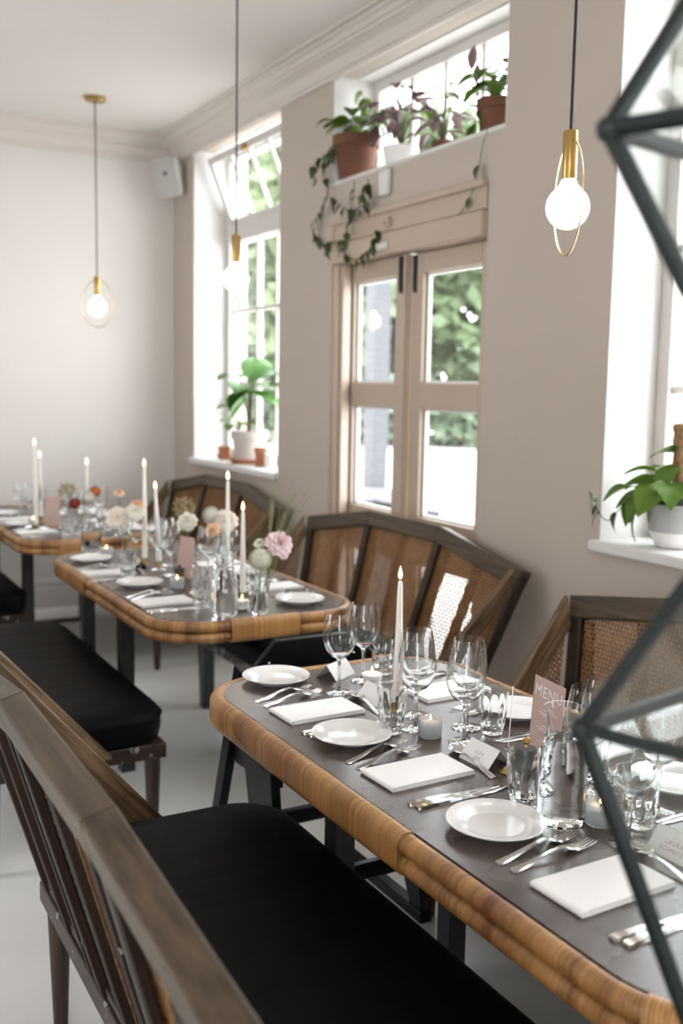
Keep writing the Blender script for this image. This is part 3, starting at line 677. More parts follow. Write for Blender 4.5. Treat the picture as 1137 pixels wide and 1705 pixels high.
sp.rotation_euler=(math.radians(0),math.radians(0),0)
hd=empty('cabinet',(0,0,0),parent=sp); hd.rotation_euler=(math.radians(12),math.radians(-8),math.radians(-38))
b=MB(); b.prism([(-0.085,-0.125),(0.085,-0.125),(0.085,0.125),(-0.085,0.125)],(0,0.05,0),(1,0,0),(0,0,1),0.12); b.build('shell','speaker',hd,bevel=0.02,seg=3)
b=MB(); b.prism([(-0.076,-0.115),(0.076,-0.115),(0.076,0.115),(-0.076,0.115)],(0,-0.012,0),(1,0,0),(0,0,1),0.008); b.build('grille','grille',hd,bevel=0.003)
MB().cyl((-0.004,-0.0155,0.03),(-0.004,-0.0175,0.03),0.014,18).build('badge','dark',hd)
b=MB(); b.cyl((0.02,0.08,0.02),(0.115,0.12,0.06),0.018,12); b.box(0.112,0.134,0.05,0.18,-0.06,0.12); b.build('bracket','speaker',sp,bevel=0.003)

# ------------------------------------------------------------------ tableware prototypes
def lm(name, prof, m, seg=40, flute=None, closed=False): return MB().lathe(prof,seg,flute,closed=closed).mesh(name,m,45)
plate_me=lm('side_plate',[(0,0.004),(0.044,0.004),(0.046,0.0),(0.052,0.0),(0.056,0.005),(0.090,0.0165),(0.0925,0.0185),(0.0918,0.0200),(0.088,0.0195),(0.060,0.0115),(0.056,0.0085),(0.05,0.0075),(0,0.0075)],'porc',56)
def wine_prof(h=0.216,R=0.0450):
    o=[(0,0.0),(0.034,0.0),(0.0352,0.0012),(0.034,0.0026),(0.018,0.0045),(0.008,0.0085),(0.0046,0.016),(0.0040,0.04),(0.0040,0.075),(0.0052,0.088),(0.010,0.0945),(0.025,0.1025),(0.0372,0.118),(0.0434,0.136),(R,0.152),(0.0434,0.175),(0.0395,0.199),(0.0363,h)]
    i=[(0.0355,h),(0.0386,0.199),(0.0425,0.175),(R-0.0009,0.152),(0.0424,0.136),(0.0361,0.1188),(0.024,0.104),(0.009,0.0975),(0,0.0965)]
    return o+i
wine_me=lm('wine_glass',wine_prof(),'glass',40)
def tumbler_me(h=0.112):
    def fl(th,r,z,i):
        if i>=10: return r
        k=min(1,max(0,(h*0.72-z)/(h*0.1)))*min(1,max(0,(z-0.006)/0.01)); return r-0.0042*k*(1-abs(math.cos(5.5*th))) if r>0.0255 else r
    o=[(0,0.0),(0.020,0.0),(0.0235,0.002),(0.0245,0.008),(0.0255,0.014),(0.0285,0.022),(0.0325,h*0.45),(0.0350,h*0.75),(0.0358,h*0.95),(0.0360,h)]
    i=[(0.0347,h),(0.0336,h*0.8),(0.0305,h*0.45),(0.0245,0.026),(0.015,0.018),(0,0.017)]
    return lm('tumbler',o+i,'glass',88,fl)
tum_me=tumbler_me()
def carafe():
    o=[(0,0),(0.041,0),(0.0445,0.003),(0.0455,0.012),(0.0455,0.12),(0.043,0.137),(0.035,0.155),(0.0305,0.172),(0.0300,0.185),(0.033,0.205),(0.0375,0.221)]
    n=[(0.0362,0.2205),(0.0316,0.205),(0.0284,0.185),(0.0288,0.172),(0.0303,0.1635)]
    i=[(0.0333,0.155),(0.0412,0.137),(0.0436,0.12),(0.0436,0.016),(0.040,0.011),(0,0.010)]
    return lm('carafe',o+n,'water',44), lm('water',[(0.0303,0.1635),(0.0290,0.1622),(0.015,0.1620),(0,0.1620)],'water',44), lm('carafe',o+n+i,'glass',44)
car_me,wat_me,care_me=carafe()
vase_me=lm('bud_vase',[(0,0),(0.026,0),(0.029,0.003),(0.0295,0.02),(0.0255,0.07),(0.021,0.10),(0.0205,0.118),(0.0235,0.130),(0.0225,0.130),(0.0193,0.118),(0.0196,0.10),(0.0232,0.074)],'glass',32)
vwat_me=lm('water',[(0.0232,0.074),(0.022,0.0732),(0,0.0730)],'glass',32)
def rib(th,r,z,i): return r+(0.0007*math.cos(28*th) if r>0.02 else 0)
tea_cup=lm('cup',[(0,0),(0.024,0),(0.0265,0.003),(0.0275,0.042),(0.0255,0.0425),(0.0248,0.006),(0,0.005)],'frost',84,rib)
tea_wax=lm('wax',[(0,0.006),(0.0243,0.0065),(0.0248,0.033),(0.020,0.0335),(0,0.032)],'wax',28)
bowl_cup=lm('cup',[(0,0),(0.016,0),(0.020,0.003),(0.0285,0.03),(0.029,0.034),(0.0265,0.034),(0.0185,0.006),(0,0.005)],'porc',32)
def flame_me(s=1.0): return lm('flame',[(0,0),(0.0035*s,0.003*s),(0.0055*s,0.009*s),(0.0045*s,0.018*s),(0.002*s,0.028*s),(0,0.034*s)],'flame',14)
fl_big,fl_small=flame_me(),flame_me(0.5)
wick_me=MB().cyl((0,0,0),(0.001,0,0.009),0.0009,6).mesh('wick','wick')
def put(name, me, x, y, label, cat, group=None, rz=0, z=None):
    if z is None: z=TZ+(0.0008 if name in ('wine_glass','tumbler') else 0)
    o=inst(name,me,None,(x,y,z),(0,0,rz)); return tag(o,label,cat,group)
def taper(x,y,h,label,z=TZ,tilt=(0,0),holder=True):
    root=empty('taper_candle',(x,y,z)); tag(root,label,'candle','white tapers'); root.rotation_euler=(tilt[0],tilt[1],0)
    MB().lathe([(0,0),(0.019,0),(0.019,0.004),(0.0135,0.005),(0.0135,0.028),(0.0145,0.03),(0,0.03)],24).build('candle_holder','brass',root)
    MB().lathe([(0,0.012),(0.0122,0.012),(0.0118,0.05),(0.0098,h*0.5),(0.0062,h-0.012),(0.0045,h-0.002),(0,h)],20).build('candle_stick','wax',root)
    inst('wick',wick_me,root,(0,0,h-0.002)); inst('flame',fl_big,root,(0,0,h+0.003))
    return root
def tealight(x,y,label,bowl=False):
    root=empty('tea_light',(x,y,TZ)); tag(root,label,'candle','tea lights')
    inst('cup',bowl_cup if bowl else tea_cup,root); inst('wax',tea_wax,root,(0,0,0.0),scale=(0.98,0.98,1)); inst('wick',wick_me,root,(0,0,0.032)); inst('flame',fl_small,root,(0,0,0.038))
    return root
# cutlery along +x, lying on the cloth-free table
def strip(b, st):     # st: (x, y, half width, z, thickness)
    vs=[]; fs=[]
    for x,y,hw,z,t in st: vs += [(x,y-hw,z),(x,y+hw,z),(x,y+hw*0.8,z+t),(x,y-hw*0.8,z+t)]
    for i in range(len(st)-1):
        for k in range(4): fs.append((i*4+k,i*4+(k+1)%4,(i+1)*4+(k+1)%4,(i+1)*4+k))
    fs += [(3,2,1,0),tuple(range(len(st)*4-4,len(st)*4))]
    b.add(vs,fs); return b
fork_h=strip(MB(),[(0,0,0.005,0.001,0.002),(0.006,0,0.0085,0.0008,0.0025),(0.04,0,0.0062,0.003,0.003),(0.085,0,0.0036,0.0095,0.0035),(0.118,0,0.0030,0.0125,0.0035),(0.130,0,0.0048,0.011,0.003),(0.138,0,0.0105,0.0075,0.0022),(0.150,0,0.0122,0.0042,0.0018),(0.156,0,0.0122,0.0030,0.0018)]).mesh('handle','steel',40)
tine_me=[strip(MB(),[(0.154,(k-1.5)*0.0066,0.0024,0.003,0.0018),(0.175,(k-1.5)*0.0064,0.0018,0.0018,0.0018),(0.190,(k-1.5)*0.0060,0.0014,0.0042,0.0014),(0.199,(k-1.5)*0.0058,0.0007,0.0075,0.001)]).mesh('tine','steel',40) for k in range(4)]
def spoon_mesh():
    b=strip(MB(),[(0,0,0.005,0.001,0.002),(0.006,0,0.0085,0.0008,0.0025),(0.04,0,0.0062,0.003,0.003),(0.085,0,0.0036,0.0085,0.0035),(0.118,0,0.0032,0.0105,0.003),(0.128,0,0.006,0.0095,0.002)])
    n,m=9,8; vs=[]; fs=[]
    for i in range(n+1):
        t=i/n; x=0.126+0.062*t; hw=0.0195*math.sin(PI*min(1,max(0.06,t**0.8)))**0.75 if t<1 else 0.002
        for j in range(m+1):
            s=j/m*2-1; dep=(1-s*s)*0.009*math.sin(PI*t)**.6; vs.append((x,s*hw,0.0105-dep))
    for i in range(n):
        for j in range(m): a=i*(m+1)+j; fs.append((a,a+1,a+m+2,a+m+1))
    k=len(vs); vs2=[(x,y,z+0.0014) for x,y,z in vs]; b.add(vs,[f[::-1] for f in fs]); b.add(vs2,fs); return b.mesh('spoon','steel',60)
spoon_me=spoon_mesh()
knife_h=strip(MB(),[(0,0,0.006,0.0005,0.004),(0.004,0,0.0088,0.0005,0.006),(0.05,0,0.0072,0.0005,0.0065),(0.098,0,0.0058,0.0005,0.0060),(0.102,0,0.0062,0.001,0.005)]).mesh('handle','steel',40)
knife_b=strip(MB(),[(0.10,0,0.0060,0.0015,0.0025),(0.115,0,0.0085,0.0015,0.0016),(0.18,0.0005,0.0092,0.0015,0.0014),(0.21,0.002,0.0075,0.0015,0.0012),(0.226,0.005,0.0025,0.0015,0.001)]).mesh('blade','steel',40)
def fork(x,y,rz,label,tines=True):
    r=empty('fork',(x,y,TZ),rz); tag(r,label,'fork','table forks'); inst('handle',fork_h,r)
    for t in tine_me: inst('tine',t,r)
    return r
def knife(x,y,rz,label):
    r=empty('table_knife',(x,y,TZ),rz); tag(r,label,'knife','table knives'); inst('handle',knife_h,r); inst('blade',knife_b,r); return r
def napkin_mesh(w=0.205,d=0.118):
    b=MB()
    for k,(z,i) in enumerate(((0.0,0.0),(0.0032,0.001),(0.0064,0.0018))): b.prism([(-w/2+i,-d/2+i),(w/2-i,-d/2+i*.5),(w/2-i*.4,d/2-i),(-w/2+i*.3,d/2)],(0,0,z+0.0017),(1,0,0),(0,1,0),0.0029)
    b.tube([(-w/2,-d/2,0.0045),(-w/2,d/2,0.0045)],0.0045,8); b.box(-w/2,-w/2+0.012,-d/2,d/2,0.0085,0.009)
    return b.mesh('napkin','linen',30)
nap_me=napkin_mesh()
def text(body, size, m, parent, M4, name='lettering'):
    c=bpy.data.curves.new(name,'FONT'); c.body=body; c.size=size; c.align_x='CENTER'; c.align_y='CENTER'; c.extrude=0.00012; c.space_character=1.12
    c.materials.append(M[m]); tmp=bpy.data.objects.new('t',c); col.objects.link(tmp)
    dg=bpy.context.evaluated_depsgraph_get(); me=bpy.data.meshes.new_from_object(tmp.evaluated_get(dg)); me.name=name
    bpy.data.objects.remove(tmp); 
    if not me.materials: me.materials.append(M[m])
    o=bpy.data.objects.new(name,me); col.objects.link(o); o.parent=parent; o.matrix_local=M4; return o
def place_card(x,y,rz,label,lines=None,ink='ink'):
    # tent card; its reading face looks to -x before rotation
    r=empty('place_card',(x,y,TZ),rz); tag(r,label,'place card','tent place cards'); hw,h,dp,t=0.049,0.040,0.034,0.0007
    for s,nm in ((-1,'card_face'),(1,'card_back')):
        MB().hexa([(s*dp,-hw,0),(s*dp+t,-hw,0),(s*dp+t,hw,0),(s*dp,hw,0),(0,-hw,h),(t,-hw,h),(t,hw,h),(0,hw,h)]).build(nm,'card',r,smooth=0)
    if lines:
        up=Vector((dp,0,h)).normalized(); X=Vector((0,-1,0)); N=X.cross(up)
        for k,l in enumerate(lines):
            p=Vector((-dp,0,0))+up*(h*(0.66-0.30*k))*1.06+N*0.0009
            M4=Matrix(((X.x,up.x,N.x,p.x),(X.y,up.y,N.y,p.y),(X.z,up.z,N.z,p.z),(0,0,0,1))); text(l,0.0115,ink,r,M4)
    return r
def menu_card(x,y,rz,label,words=True,h=0.172,w=0.098):
    r=empty('menu_card',(x,y,TZ),rz); tag(r,label,'menu','pink menu cards')
    MB().hexa([(-0.0004,-w/2,0.004),(0.0004,-w/2,0.004),(0.0004,w/2,0.004),(-0.0004,w/2,0.004),(0.012,-w/2,h),(0.0128,-w/2,h),(0.0128,w/2,h),(0.012,w/2,h)]).build('card','pink',r,smooth=0)
    MB().lathe([(0,0),(0.021,0),(0.021,0.004),(0.008,0.006),(0.004,0.011),(0,0.011)],20).build('brass_foot','brass',r)
    if words:
        up=Vector((0.012,0,h)).normalized(); X=Vector((0,-1,0)); N=X.cross(up)
        def ln(s,size,v):
            p=Vector((0,0,0.004))+up*v+N*0.0008; text(s,size,'inkw',r,Matrix(((X.x,up.x,N.x,p.x),(X.y,up.y,N.y,p.y),(X.z,up.z,N.z,p.z),(0,0,0,1))))
        ln('MENU',0.036,h*0.80)
        b=MB()
        for v,wd_ in ((0.58,0.03),(0.545,0.062),(0.52,0.05),(0.38,0.034),(0.345,0.064),(0.32,0.052),(0.20,0.03),(0.165,0.06)):
            c=Vector((0,0,0.004))+up*(h*v)+N*0.0006; b.bar(c-X*wd_/2,c+X*wd_/2,0.0012,0.0003,N)
        b.build('small_print','inkw',r,smooth=0)
    return r
def water_carafe(x,y,label,full=True):
    r=inst('water_carafe',car_me if full else care_me,None,(x,y,TZ+0.0008)); tag(r,label,'carafe','glass carafes')
    if full: inst('water',wat_me,r)
    return r

# ---- place settings: at rotation 0 the guest sits at -x; local origin = napkin centre
def setting(nx, ny, flip, where, dpl=0.25, dx=-0.022, fa=18, fo=(0.135,0.092), card=None, spoon=True, knives=True, forks=True, plate=True):
    s=-1 if flip else 1; rz=PI if flip else 0
    def P(x,y): return (nx+s*x, ny+s*y)
    o=inst('napkin',nap_me,None,(nx,ny,TZ),(0,0,rz+math.radians(2))); tag(o,'folded white napkin, '+where,'napkin','folded napkins')
    if plate: x,y=P(dx,dpl); put('side_plate',plate_me,x,y,'white side plate, '+where,'plate','side plates')
    if forks:
        for k,f in enumerate(fo):
            x,y=P(-0.108+0.004*k,f); fork(x,y,rz+math.radians(fa-2*k),('outer' if k==0 else 'inner')+' fork, '+where)
    if knives:
        for k,f in enumerate((-0.130,-0.152)):
            x,y=P(-0.108+0.006*k,f); knife(x,y,rz+math.radians(-1+3*k),('inner' if k==0 else 'outer')+' knife, '+where)
    if spoon:
        x,y=P(0.126,-0.094); o=put('spoon',spoon_me,x,y,'dessert spoon, '+where,'spoon','dessert spoons',rz+math.radians(84))
# front table
A='front table, aisle side, '; Wl='front table, wall side, '
setting(1.149,2.164,False,A+'place by the black chair',dpl=0.288,dx=0.022,fa=19)
setting(1.149,1.711,False,A+'middle place',dpl=0.244,fa=18,fo=(0.117,0.078))
setting(1.150,1.165,False,A+'place at the near end',dpl=0.257,fa=8,fo=(0.142,0.108))
setting(1.535,2.165,True,Wl+'place by the black chair',dpl=0.232,dx=-0.05,spoon=False)
setting(1.535,1.655,True,Wl+'middle place',dpl=0.236,dx=-0.05)
setting(1.535,1.165,True,Wl+'place at the near end',dpl=0.24,dx=-0.05)
put('wine_glass',wine_me,1.272,2.28,'wine glass next to the blank white place card on the front table','wine glass','wine glasses')
put('wine_glass',wine_me,1.387,2.352,'wine glass behind the blank place card, towards the doors, front table','wine glass','wine glasses')
put('wine_glass',wine_me,1.298,1.950,'wine glass just right of the front table taper','wine glass','wine glasses')
put('wine_glass',wine_me,1.352,2.035,'wine glass hidden behind the one right of the front taper','wine glass','wine glasses')
put('wine_glass',wine_me,1.345,1.822,'wine glass behind the dessert spoon of the middle place, front table','wine glass','wine glasses')
put('wine_glass',wine_me,1.412,1.905,'wine glass behind another, beside the fluted tumbler, front table','wine glass','wine glasses')
put('wine_glass',wine_me,1.475,1.520,'wine glass behind the pink menu card and carafe','wine glass','wine glasses')
put('wine_glass',wine_me,1.395,1.478,'wine glass between the carafe and the pink menu card','wine glass','wine glasses')
put('wine_glass',wine_me,1.455,1.345,'wine glass behind the lantern bars, farther from the edge','wine glass','wine glasses')
put('wine_glass',wine_me,1.300,1.262,'wine glass behind the lantern bars, beside the lettered card','wine glass','wine glasses')
put('tumbler',tum_me,1.472,2.386,'fluted tumbler farthest back on the front table, behind the taper','tumbler','fluted tumblers')
put('tumbler',tum_me,1.232,1.952,'fluted tumbler just in front of the front table taper','tumbler','fluted tumblers',0.3)
put('tumbler',tum_me,1.443,1.845,'fluted tumbler left of the pink menu card on the front table','tumbler','fluted tumblers',0.2)
put('tumbler',tum_me,1.236,1.476,'fluted tumbler against the left side of the water carafe','tumbler','fluted tumblers',0.1)
put('tumbler',tum_me,1.372,1.308,'fluted tumbler behind the lantern bar, right of the carafe','tumbler','fluted tumblers',0.5)
water_carafe(1.255,1.392,'glass carafe filled with water on the front table')
taper(1.318,2.065,0.335,'tall lit taper on the front table, nearest of all tapers')
tealight(1.300,1.893,'frosted tea light by the fork tips of the middle place, front table')
tealight(1.385,2.30,'tea light in a white bowl behind the blank place card',True)
tealight(1.316,1.352,'frosted lit tea light right of the water carafe')
place_card(1.345,2.43,math.radians(-62),'blank white place card beside the black chair, front table')
place_card(1.332,2.185,math.radians(3),'white place card behind the spoon, next to the front taper')
place_card(1.318,1.706,math.radians(2),'white place card lettered in grey in the middle of the front table',['ALEX','LIEB'])
place_card(1.352,1.190,math.radians(2),'white place card lettered in rose at the near end',['LAURA','SCHMITZ'],'ink2')
menu_card(1.443,1.665,math.radians(-7),'dusty pink card reading MENU on the front table',w=0.118)
# brass pin stand
r=empty('pin_stand',(1.318,1.632,TZ)); tag(r,'thin upright pin in a small brass foot beside the lettered card','card holder')
MB().lathe([(0,0),(0.015,0),(0.016,0.003),(0.010,0.006),(0.006,0.012),(0,0.012)],20).build('foot','brass',r)
b=MB(); b.tube([(0,0,0.01),(0.012,0.004,0.185)],0.0011,6); b.tube([(0.004,-0.004,0.01),(0.006,-0.006,0.06)],0.001,6); b.build('pin','inkw',r)
# dark pepper pot
r=empty('pepper_mill',(1.318,1.572,TZ)); tag(r,'small black pepper mill with a brass knob behind the tumbler','pepper mill')
MB().lathe([(0,0),(0.024,0),(0.025,0.004),(0.023,0.04),(0.025,0.066),(0.022,0.074),(0,0.076)],28).build('body','dark',r)
MB().lathe([(0,0.075),(0.005,0.076),(0.004,0.082),(0.0085,0.087),(0.008,0.094),(0,0.096)],18).build('knob','brass',r)

# ---- middle table
A='middle table, aisle side, '; Wl='middle table, wall side, '
setting(1.232,3.545,False,A+'near place',dpl=0.345,dx=0.02); setting(1.215,4.19,False,A+'far place',dpl=0.33,dx=0.015)
setting(1.72,3.63,True,Wl+'near place',dpl=0.29,dx=0.03); setting(1.72,4.22,True,Wl+'far place',dpl=0.27,dx=0.0)
g2=[(1.435,4.19,'wine glass in front of the shorter far taper'),(1.50,4.28,'wine glass just behind the tapers'),(1.44,4.05,'wine glass beside the brown glass tea light'),(1.56,3.93,'wine glass left of the white ranunculus vase'),(1.61,3.83,'wine glass under the cream flowers'),(1.50,3.62,'wine glass behind the nearest carafe'),(1.42,4.46,'wine glass at the far place')]
for x,y,l in g2: put('wine_glass',wine_me,x,y,l+' on the middle table','wine glass','wine glasses')
for x,y,l in ((1.318,3.39,'fluted tumbler left of the nearest carafe'),(1.252,4.045,'fluted tumbler behind the aisle side plate'),(1.60,3.56,'fluted tumbler behind the short taper'),(1.38,3.56,'fluted tumbler behind the nearest carafe')):
    put('tumbler',tum_me,x,y,l+' on the middle table','tumbler','fluted tumblers',rnd.random())
water_carafe(1.357,3.262,'glass carafe at the near end of the middle table')
water_carafe(1.292,4.74,'glass carafe at the far end of the middle table',False)
taper(1.515,3.47,0.335,'short lit taper at the near end of the middle table')
taper(1.575,3.76,0.425,'tall lit taper behind the nearest carafe on the middle table')
taper(1.425,4.35,0.435,'tall lit taper left of its shorter partner, middle table')
taper(1.455,4.245,0.345,'shorter lit taper of the far pair on the middle table',tilt=(0,math.radians(-2.5)))
tealight(1.448,3.32,'tea light in a white bowl beside the green-stemmed vase',True)
tealight(1.368,3.775,'lit tea light behind the aisle napkin of the middle table')
tealight(1.33,4.62,'lit tea light at the far end of the middle table')
menu_card(1.47,3.97,math.radians(20),'pink menu card between the vases on the middle table',False)
place_card(1.375,4.30,0,'white place card at the far aisle place, middle table'); place_card(1.57,3.68,PI,'white place card at the near wall place, middle table')
r=empty('pepper_mill',(1.405,3.85,TZ)); tag(r,'brown glass pepper mill with a dark cap on the middle table','pepper mill')
MB().lathe([(0,0),(0.02,0),(0.021,0.004),(0.018,0.03),(0.021,0.055),(0,0.056)],24).build('body','terra2',r); MB().lathe([(0,0.056),(0.022,0.056),(0.022,0.066),(0.006,0.068),(0.006,0.078),(0,0.08)],20).build('knob','dark',r)

# ---- back table
A='back table, aisle side, '; Wl='back table, wall side, '
setting(1.21,5.50,False,A+'near place',dpl=0.30); setting(1.21,6.06,False,A+'far place',dpl=0.26)
setting(1.69,5.62,True,Wl+'near place',dpl=0.27); setting(1.69,6.2,True,Wl+'far place',dpl=0.26)
for x,y,l in ((1.27,5.95,'wine glass left of the tall taper'),(1.25,6.10,'wine glass at the far left'),(1.33,5.98,'wine glass behind the tall taper'),(1.37,5.42,'wine glass in front of the pink menu'),(1.50,5.62,'wine glass behind the dahlias'),(1.62,5.75,'wine glass by the wall bench')):
    put('wine_glass',wine_me,x,y,l+' on the back table','wine glass','wine glasses')
for x,y,l in ((1.33,5.34,'fluted tumbler by the near rim'),(1.41,5.32,'fluted tumbler under the red dahlia'),(1.58,5.45,'fluted tumbler at the wall side')):
    put('tumbler',tum_me,x,y,l+' of the back table','tumbler','fluted tumblers')
taper(1.225,5.60,0.46,'tallest lit taper on the back table'); taper(1.33,5.95,0.37,'lit taper behind the pink menu on the back table'); taper(1.56,5.80,0.335,'lit taper behind the orange dahlia on the back table')
menu_card(1.335,5.70,math.radians(-70),'pink menu card standing on the back table',False)
tealight(1.25,5.78,'tea light beside the tallest taper on the back table')
water_carafe(1.47,5.9,'glass carafe on the back table')

# ------------------------------------------------------------------ flowers
def petal_grid(L,Wd,cup,b,Mx,n=4):
    vs=[]; fs=[]
    for i in range(n+1):
        t=i/n; hw=Wd*math.sin(PI*(0.12+0.80*t))**.8
        for j in range(5):
            s=j/2-1; vs.append(Mx@Vector((s*hw, L*t, cup*(t**2)*L+0.25*cup*L*s*s*t)))
    for i in range(n):
        for j in range(4): a=i*5+j; fs.append((a,a+1,a+6,a+5))
    b.add(vs,fs)
def bloom_mesh(name,m,kind,R,seed=0):
    r=random.Random(seed); b=MB()
    if kind=='ball':        # ranunculus / pompon: concentric cupped petals
        for ring in range(7):
            el=math.radians(88-ring*19); n=4+ring*3 if ring<5 else 16
            for k in range(n):
                az=2*PI*(k+0.5*(ring%2))/n+r.uniform(-.1,.1)
                d=Vector((math.cos(el)*math.cos(az),math.cos(el)*math.sin(az),math.sin(el))); c=d*R*0.80
                up=Vector((0,0,1)); t=(up-d*up.dot(d))
                if t.length<0.05: t=Vector((math.cos(az),math.sin(az),0))
                t.normalize(); s=t.cross(d); Mx=Matrix.Translation(c-t*R*0.28)@Matrix(((s.x,t.x,d.x,0),(s.y,t.y,d.y,0),(s.z,t.z,d.z,0),(0,0,0,1)))
                petal_grid(R*0.62,R*0.30,0.12,b,Mx)
        b.sphere((0,0,0),R*0.83,16,10)
    elif kind=='rose':
        for ring in range(6):
            n=3+ring*2; tilt=math.radians(82-ring*15); rr=R*(0.06+0.10*ring)
            for k in range(n):
                az=2*PI*(k+0.4*ring)/n+r.uniform(-.2,.2); L=R*(0.55+0.11*ring)*r.uniform(.9,1.1)
                Mx=Matrix.Rotation(az,4,'Z')@Matrix.Translation((0,rr,-R*0.25+R*0.04*(5-ring)))@Matrix.Rotation(tilt+r.uniform(-.15,.15),4,'X')
                petal_grid(L,R*(0.30+0.04*ring),-0.35 if ring<3 else -0.45,b,Mx)
    elif kind=='umbel':
        for k in range(70):
            a=r.uniform(0,2*PI); q=R*r.uniform(0,1)**.5; p=(q*math.cos(a),q*math.sin(a),R*0.25*(1-(q/R)**2)+r.uniform(-.1,.1)*R); b.sphere(p,R*0.12,6,4)
    return b.mesh(name,m,60)
def flower(base, head, bloom, label, cat='flower', R=0.03, face=None, stem='stem', bend=0.3, leafn=0):
    base=Vector(base); head=Vector(head); r=empty('cut_flower',base); tag(r,label,cat,'cut flowers'); h=head-base
    pts=[]
    for k in range(9):
        t=k/8; p=h*t+Vector((h.x,h.y,0))*(-bend*math.sin(PI*t)*0.6); pts.append(p)
    MB().tube(pts,0.0017,7).build('stem',stem,r)
    d=(face if face else (pts[-1]-pts[-3])); q=Vector(d).to_track_quat('Z','Y')
    o=inst('bloom',bloom,r,h); o.rotation_mode='QUATERNION'; o.rotation_quaternion=q
    cx_=MB().lathe([(0,-R*0.75),(0.004,-R*0.75),(R*0.35,-R*0.45),(0,-R*0.3)],10).mesh('calyx','stem'); o2=inst('calyx',cx_,r,h); o2.rotation_mode='QUATERNION'; o2.rotation_quaternion=q
    return r
def bud_vase(x,y,label):
    o=inst('bud_vase',vase_me,None,(x,y,TZ+0.0008)); tag(o,label,'vase','glass bud vases'); inst('water',vwat_me,o); return o
toward=Vector((-0.5,-0.8,0.35))
bl={k:bloom_mesh('bloom',m,kind,R,i) for i,(k,m,kind,R) in enumerate((('ranw','pet_green','ball',0.044),('rosep','pet_pink','rose',0.033),('rosec','pet_cream','rose',0.033),('ranc','pet_white','ball',0.040),('budp','pet_peach','rose',0.019),('dahl','pet_orange','ball',0.032),('dred','pet_red','ball',0.031),('umb','pet_tan','umbel',0.05),('white','pet_white','rose',0.026),('budg','pet_green','rose',0.014)))}
# nearest vase on the middle table
bud_vase(1.480,3.235,'clear bud vase with green stems at the near end of the middle table'); vb=(1.480,3.235,TZ+0.012)
flower(vb,(1.478,3.232,TZ+0.193),bl['ranw'],'greenish white pompon flower in the nearest bud vase',R=0.036,face=(-0.25,-0.6,0.75))
flower(vb,(1.562,3.236,TZ+0.250),bl['rosep'],'pale pink rose in the nearest bud vase',R=0.044,face=(0.1,-0.75,0.55))
flower(vb,(1.505,3.30,TZ+0.245),bl['budg'],'small green-white bud behind the pompon flower',R=0.02,face=(-0.4,-0.4,0.8))
gr=empty('grass_sprig',vb); tag(gr,'feathery dry grass sprig rising behind the pink rose','grass sprig','cut flowers')
for k in range(18):
    a=rnd.uniform(-0.5,1.0); L=rnd.uniform(0.33,0.46); lean_=rnd.uniform(0.02,0.15); drop=rnd.uniform(0,0.05) if k>5 else 0
    pts=[Vector((0.02+lean_*(t/8)**1.5*math.cos(a)+0.03*t/8,0.05*t/8+lean_*(t/8)**1.6*math.sin(a),L*t/8-drop*(t/8)**3)) for t in range(9)]
    b=MB(); b.tube(pts,0.0009,5)
    for t in range(40,80):
        f=t/80*8; i=min(7,int(f)); p=pts[i].lerp(pts[i+1],f-i); 
        if t%3==0: q=p+Vector((rnd.uniform(-.006,.006),rnd.uniform(-.006,.006),0.006)); b.tube([p,q],0.0009,4)
    b.build('grass_blade','grass',gr)
# second vase group
bud_vase(1.60,3.90,'bud vase of white flowers in the middle of the middle table'); vb=(1.60,3.90,TZ+0.012)
flower(vb,(1.590,3.97,TZ+0.258),bl['ranc'],'round white ranunculus in front of the far bench',R=0.034,face=(-0.4,-0.85,0.3))
flower(vb,(1.635,3.93,TZ+0.240),bl['rosec'],'open cream rose touching the tall taper',R=0.046,face=(-0.2,-0.8,0.4))
flower(vb,(1.565,3.90,TZ+0.205),bl['budp'],'peach rose low under the white ranunculus',R=0.026,face=(-0.4,-0.8,0.3))
bud_vase(1.545,4.10,'bud vase with a dried umbel on the middle table'); vb=(1.545,4.10,TZ+0.012)
flower(vb,(1.535,4.16,TZ+0.275),bl['umb'],'tan dried umbel flower beside the short far taper',R=0.05,face=(-0.3,-0.7,0.6))
flower(vb,(1.525,4.08,TZ+0.225),bl['white'],'small white rose under the tan umbel',R=0.036,face=(-0.3,-0.8,0.4))
# third vase at the far left of the middle table
bud_vase(1.330,4.30,'bud vase of cream roses at the far aisle end of the middle table'); vb=(1.330,4.30,TZ+0.012)
flower(vb,(1.305,4.36,TZ+0.218),bl['rosec'],'large cream rose left of the tall far taper',R=0.046,face=(-0.4,-0.8,0.4))
flower(vb,(1.375,4.33,TZ+0.245),bl['white'],'ivory rose with a peach heart beside the tall far taper',R=0.036,face=(-0.2,-0.8,0.5))
flower(vb,(1.39,4.35,TZ+0.275),bl['budp'],'little peach bud above the ivory rose',R=0.02,face=(-0.2,-0.5,0.8))
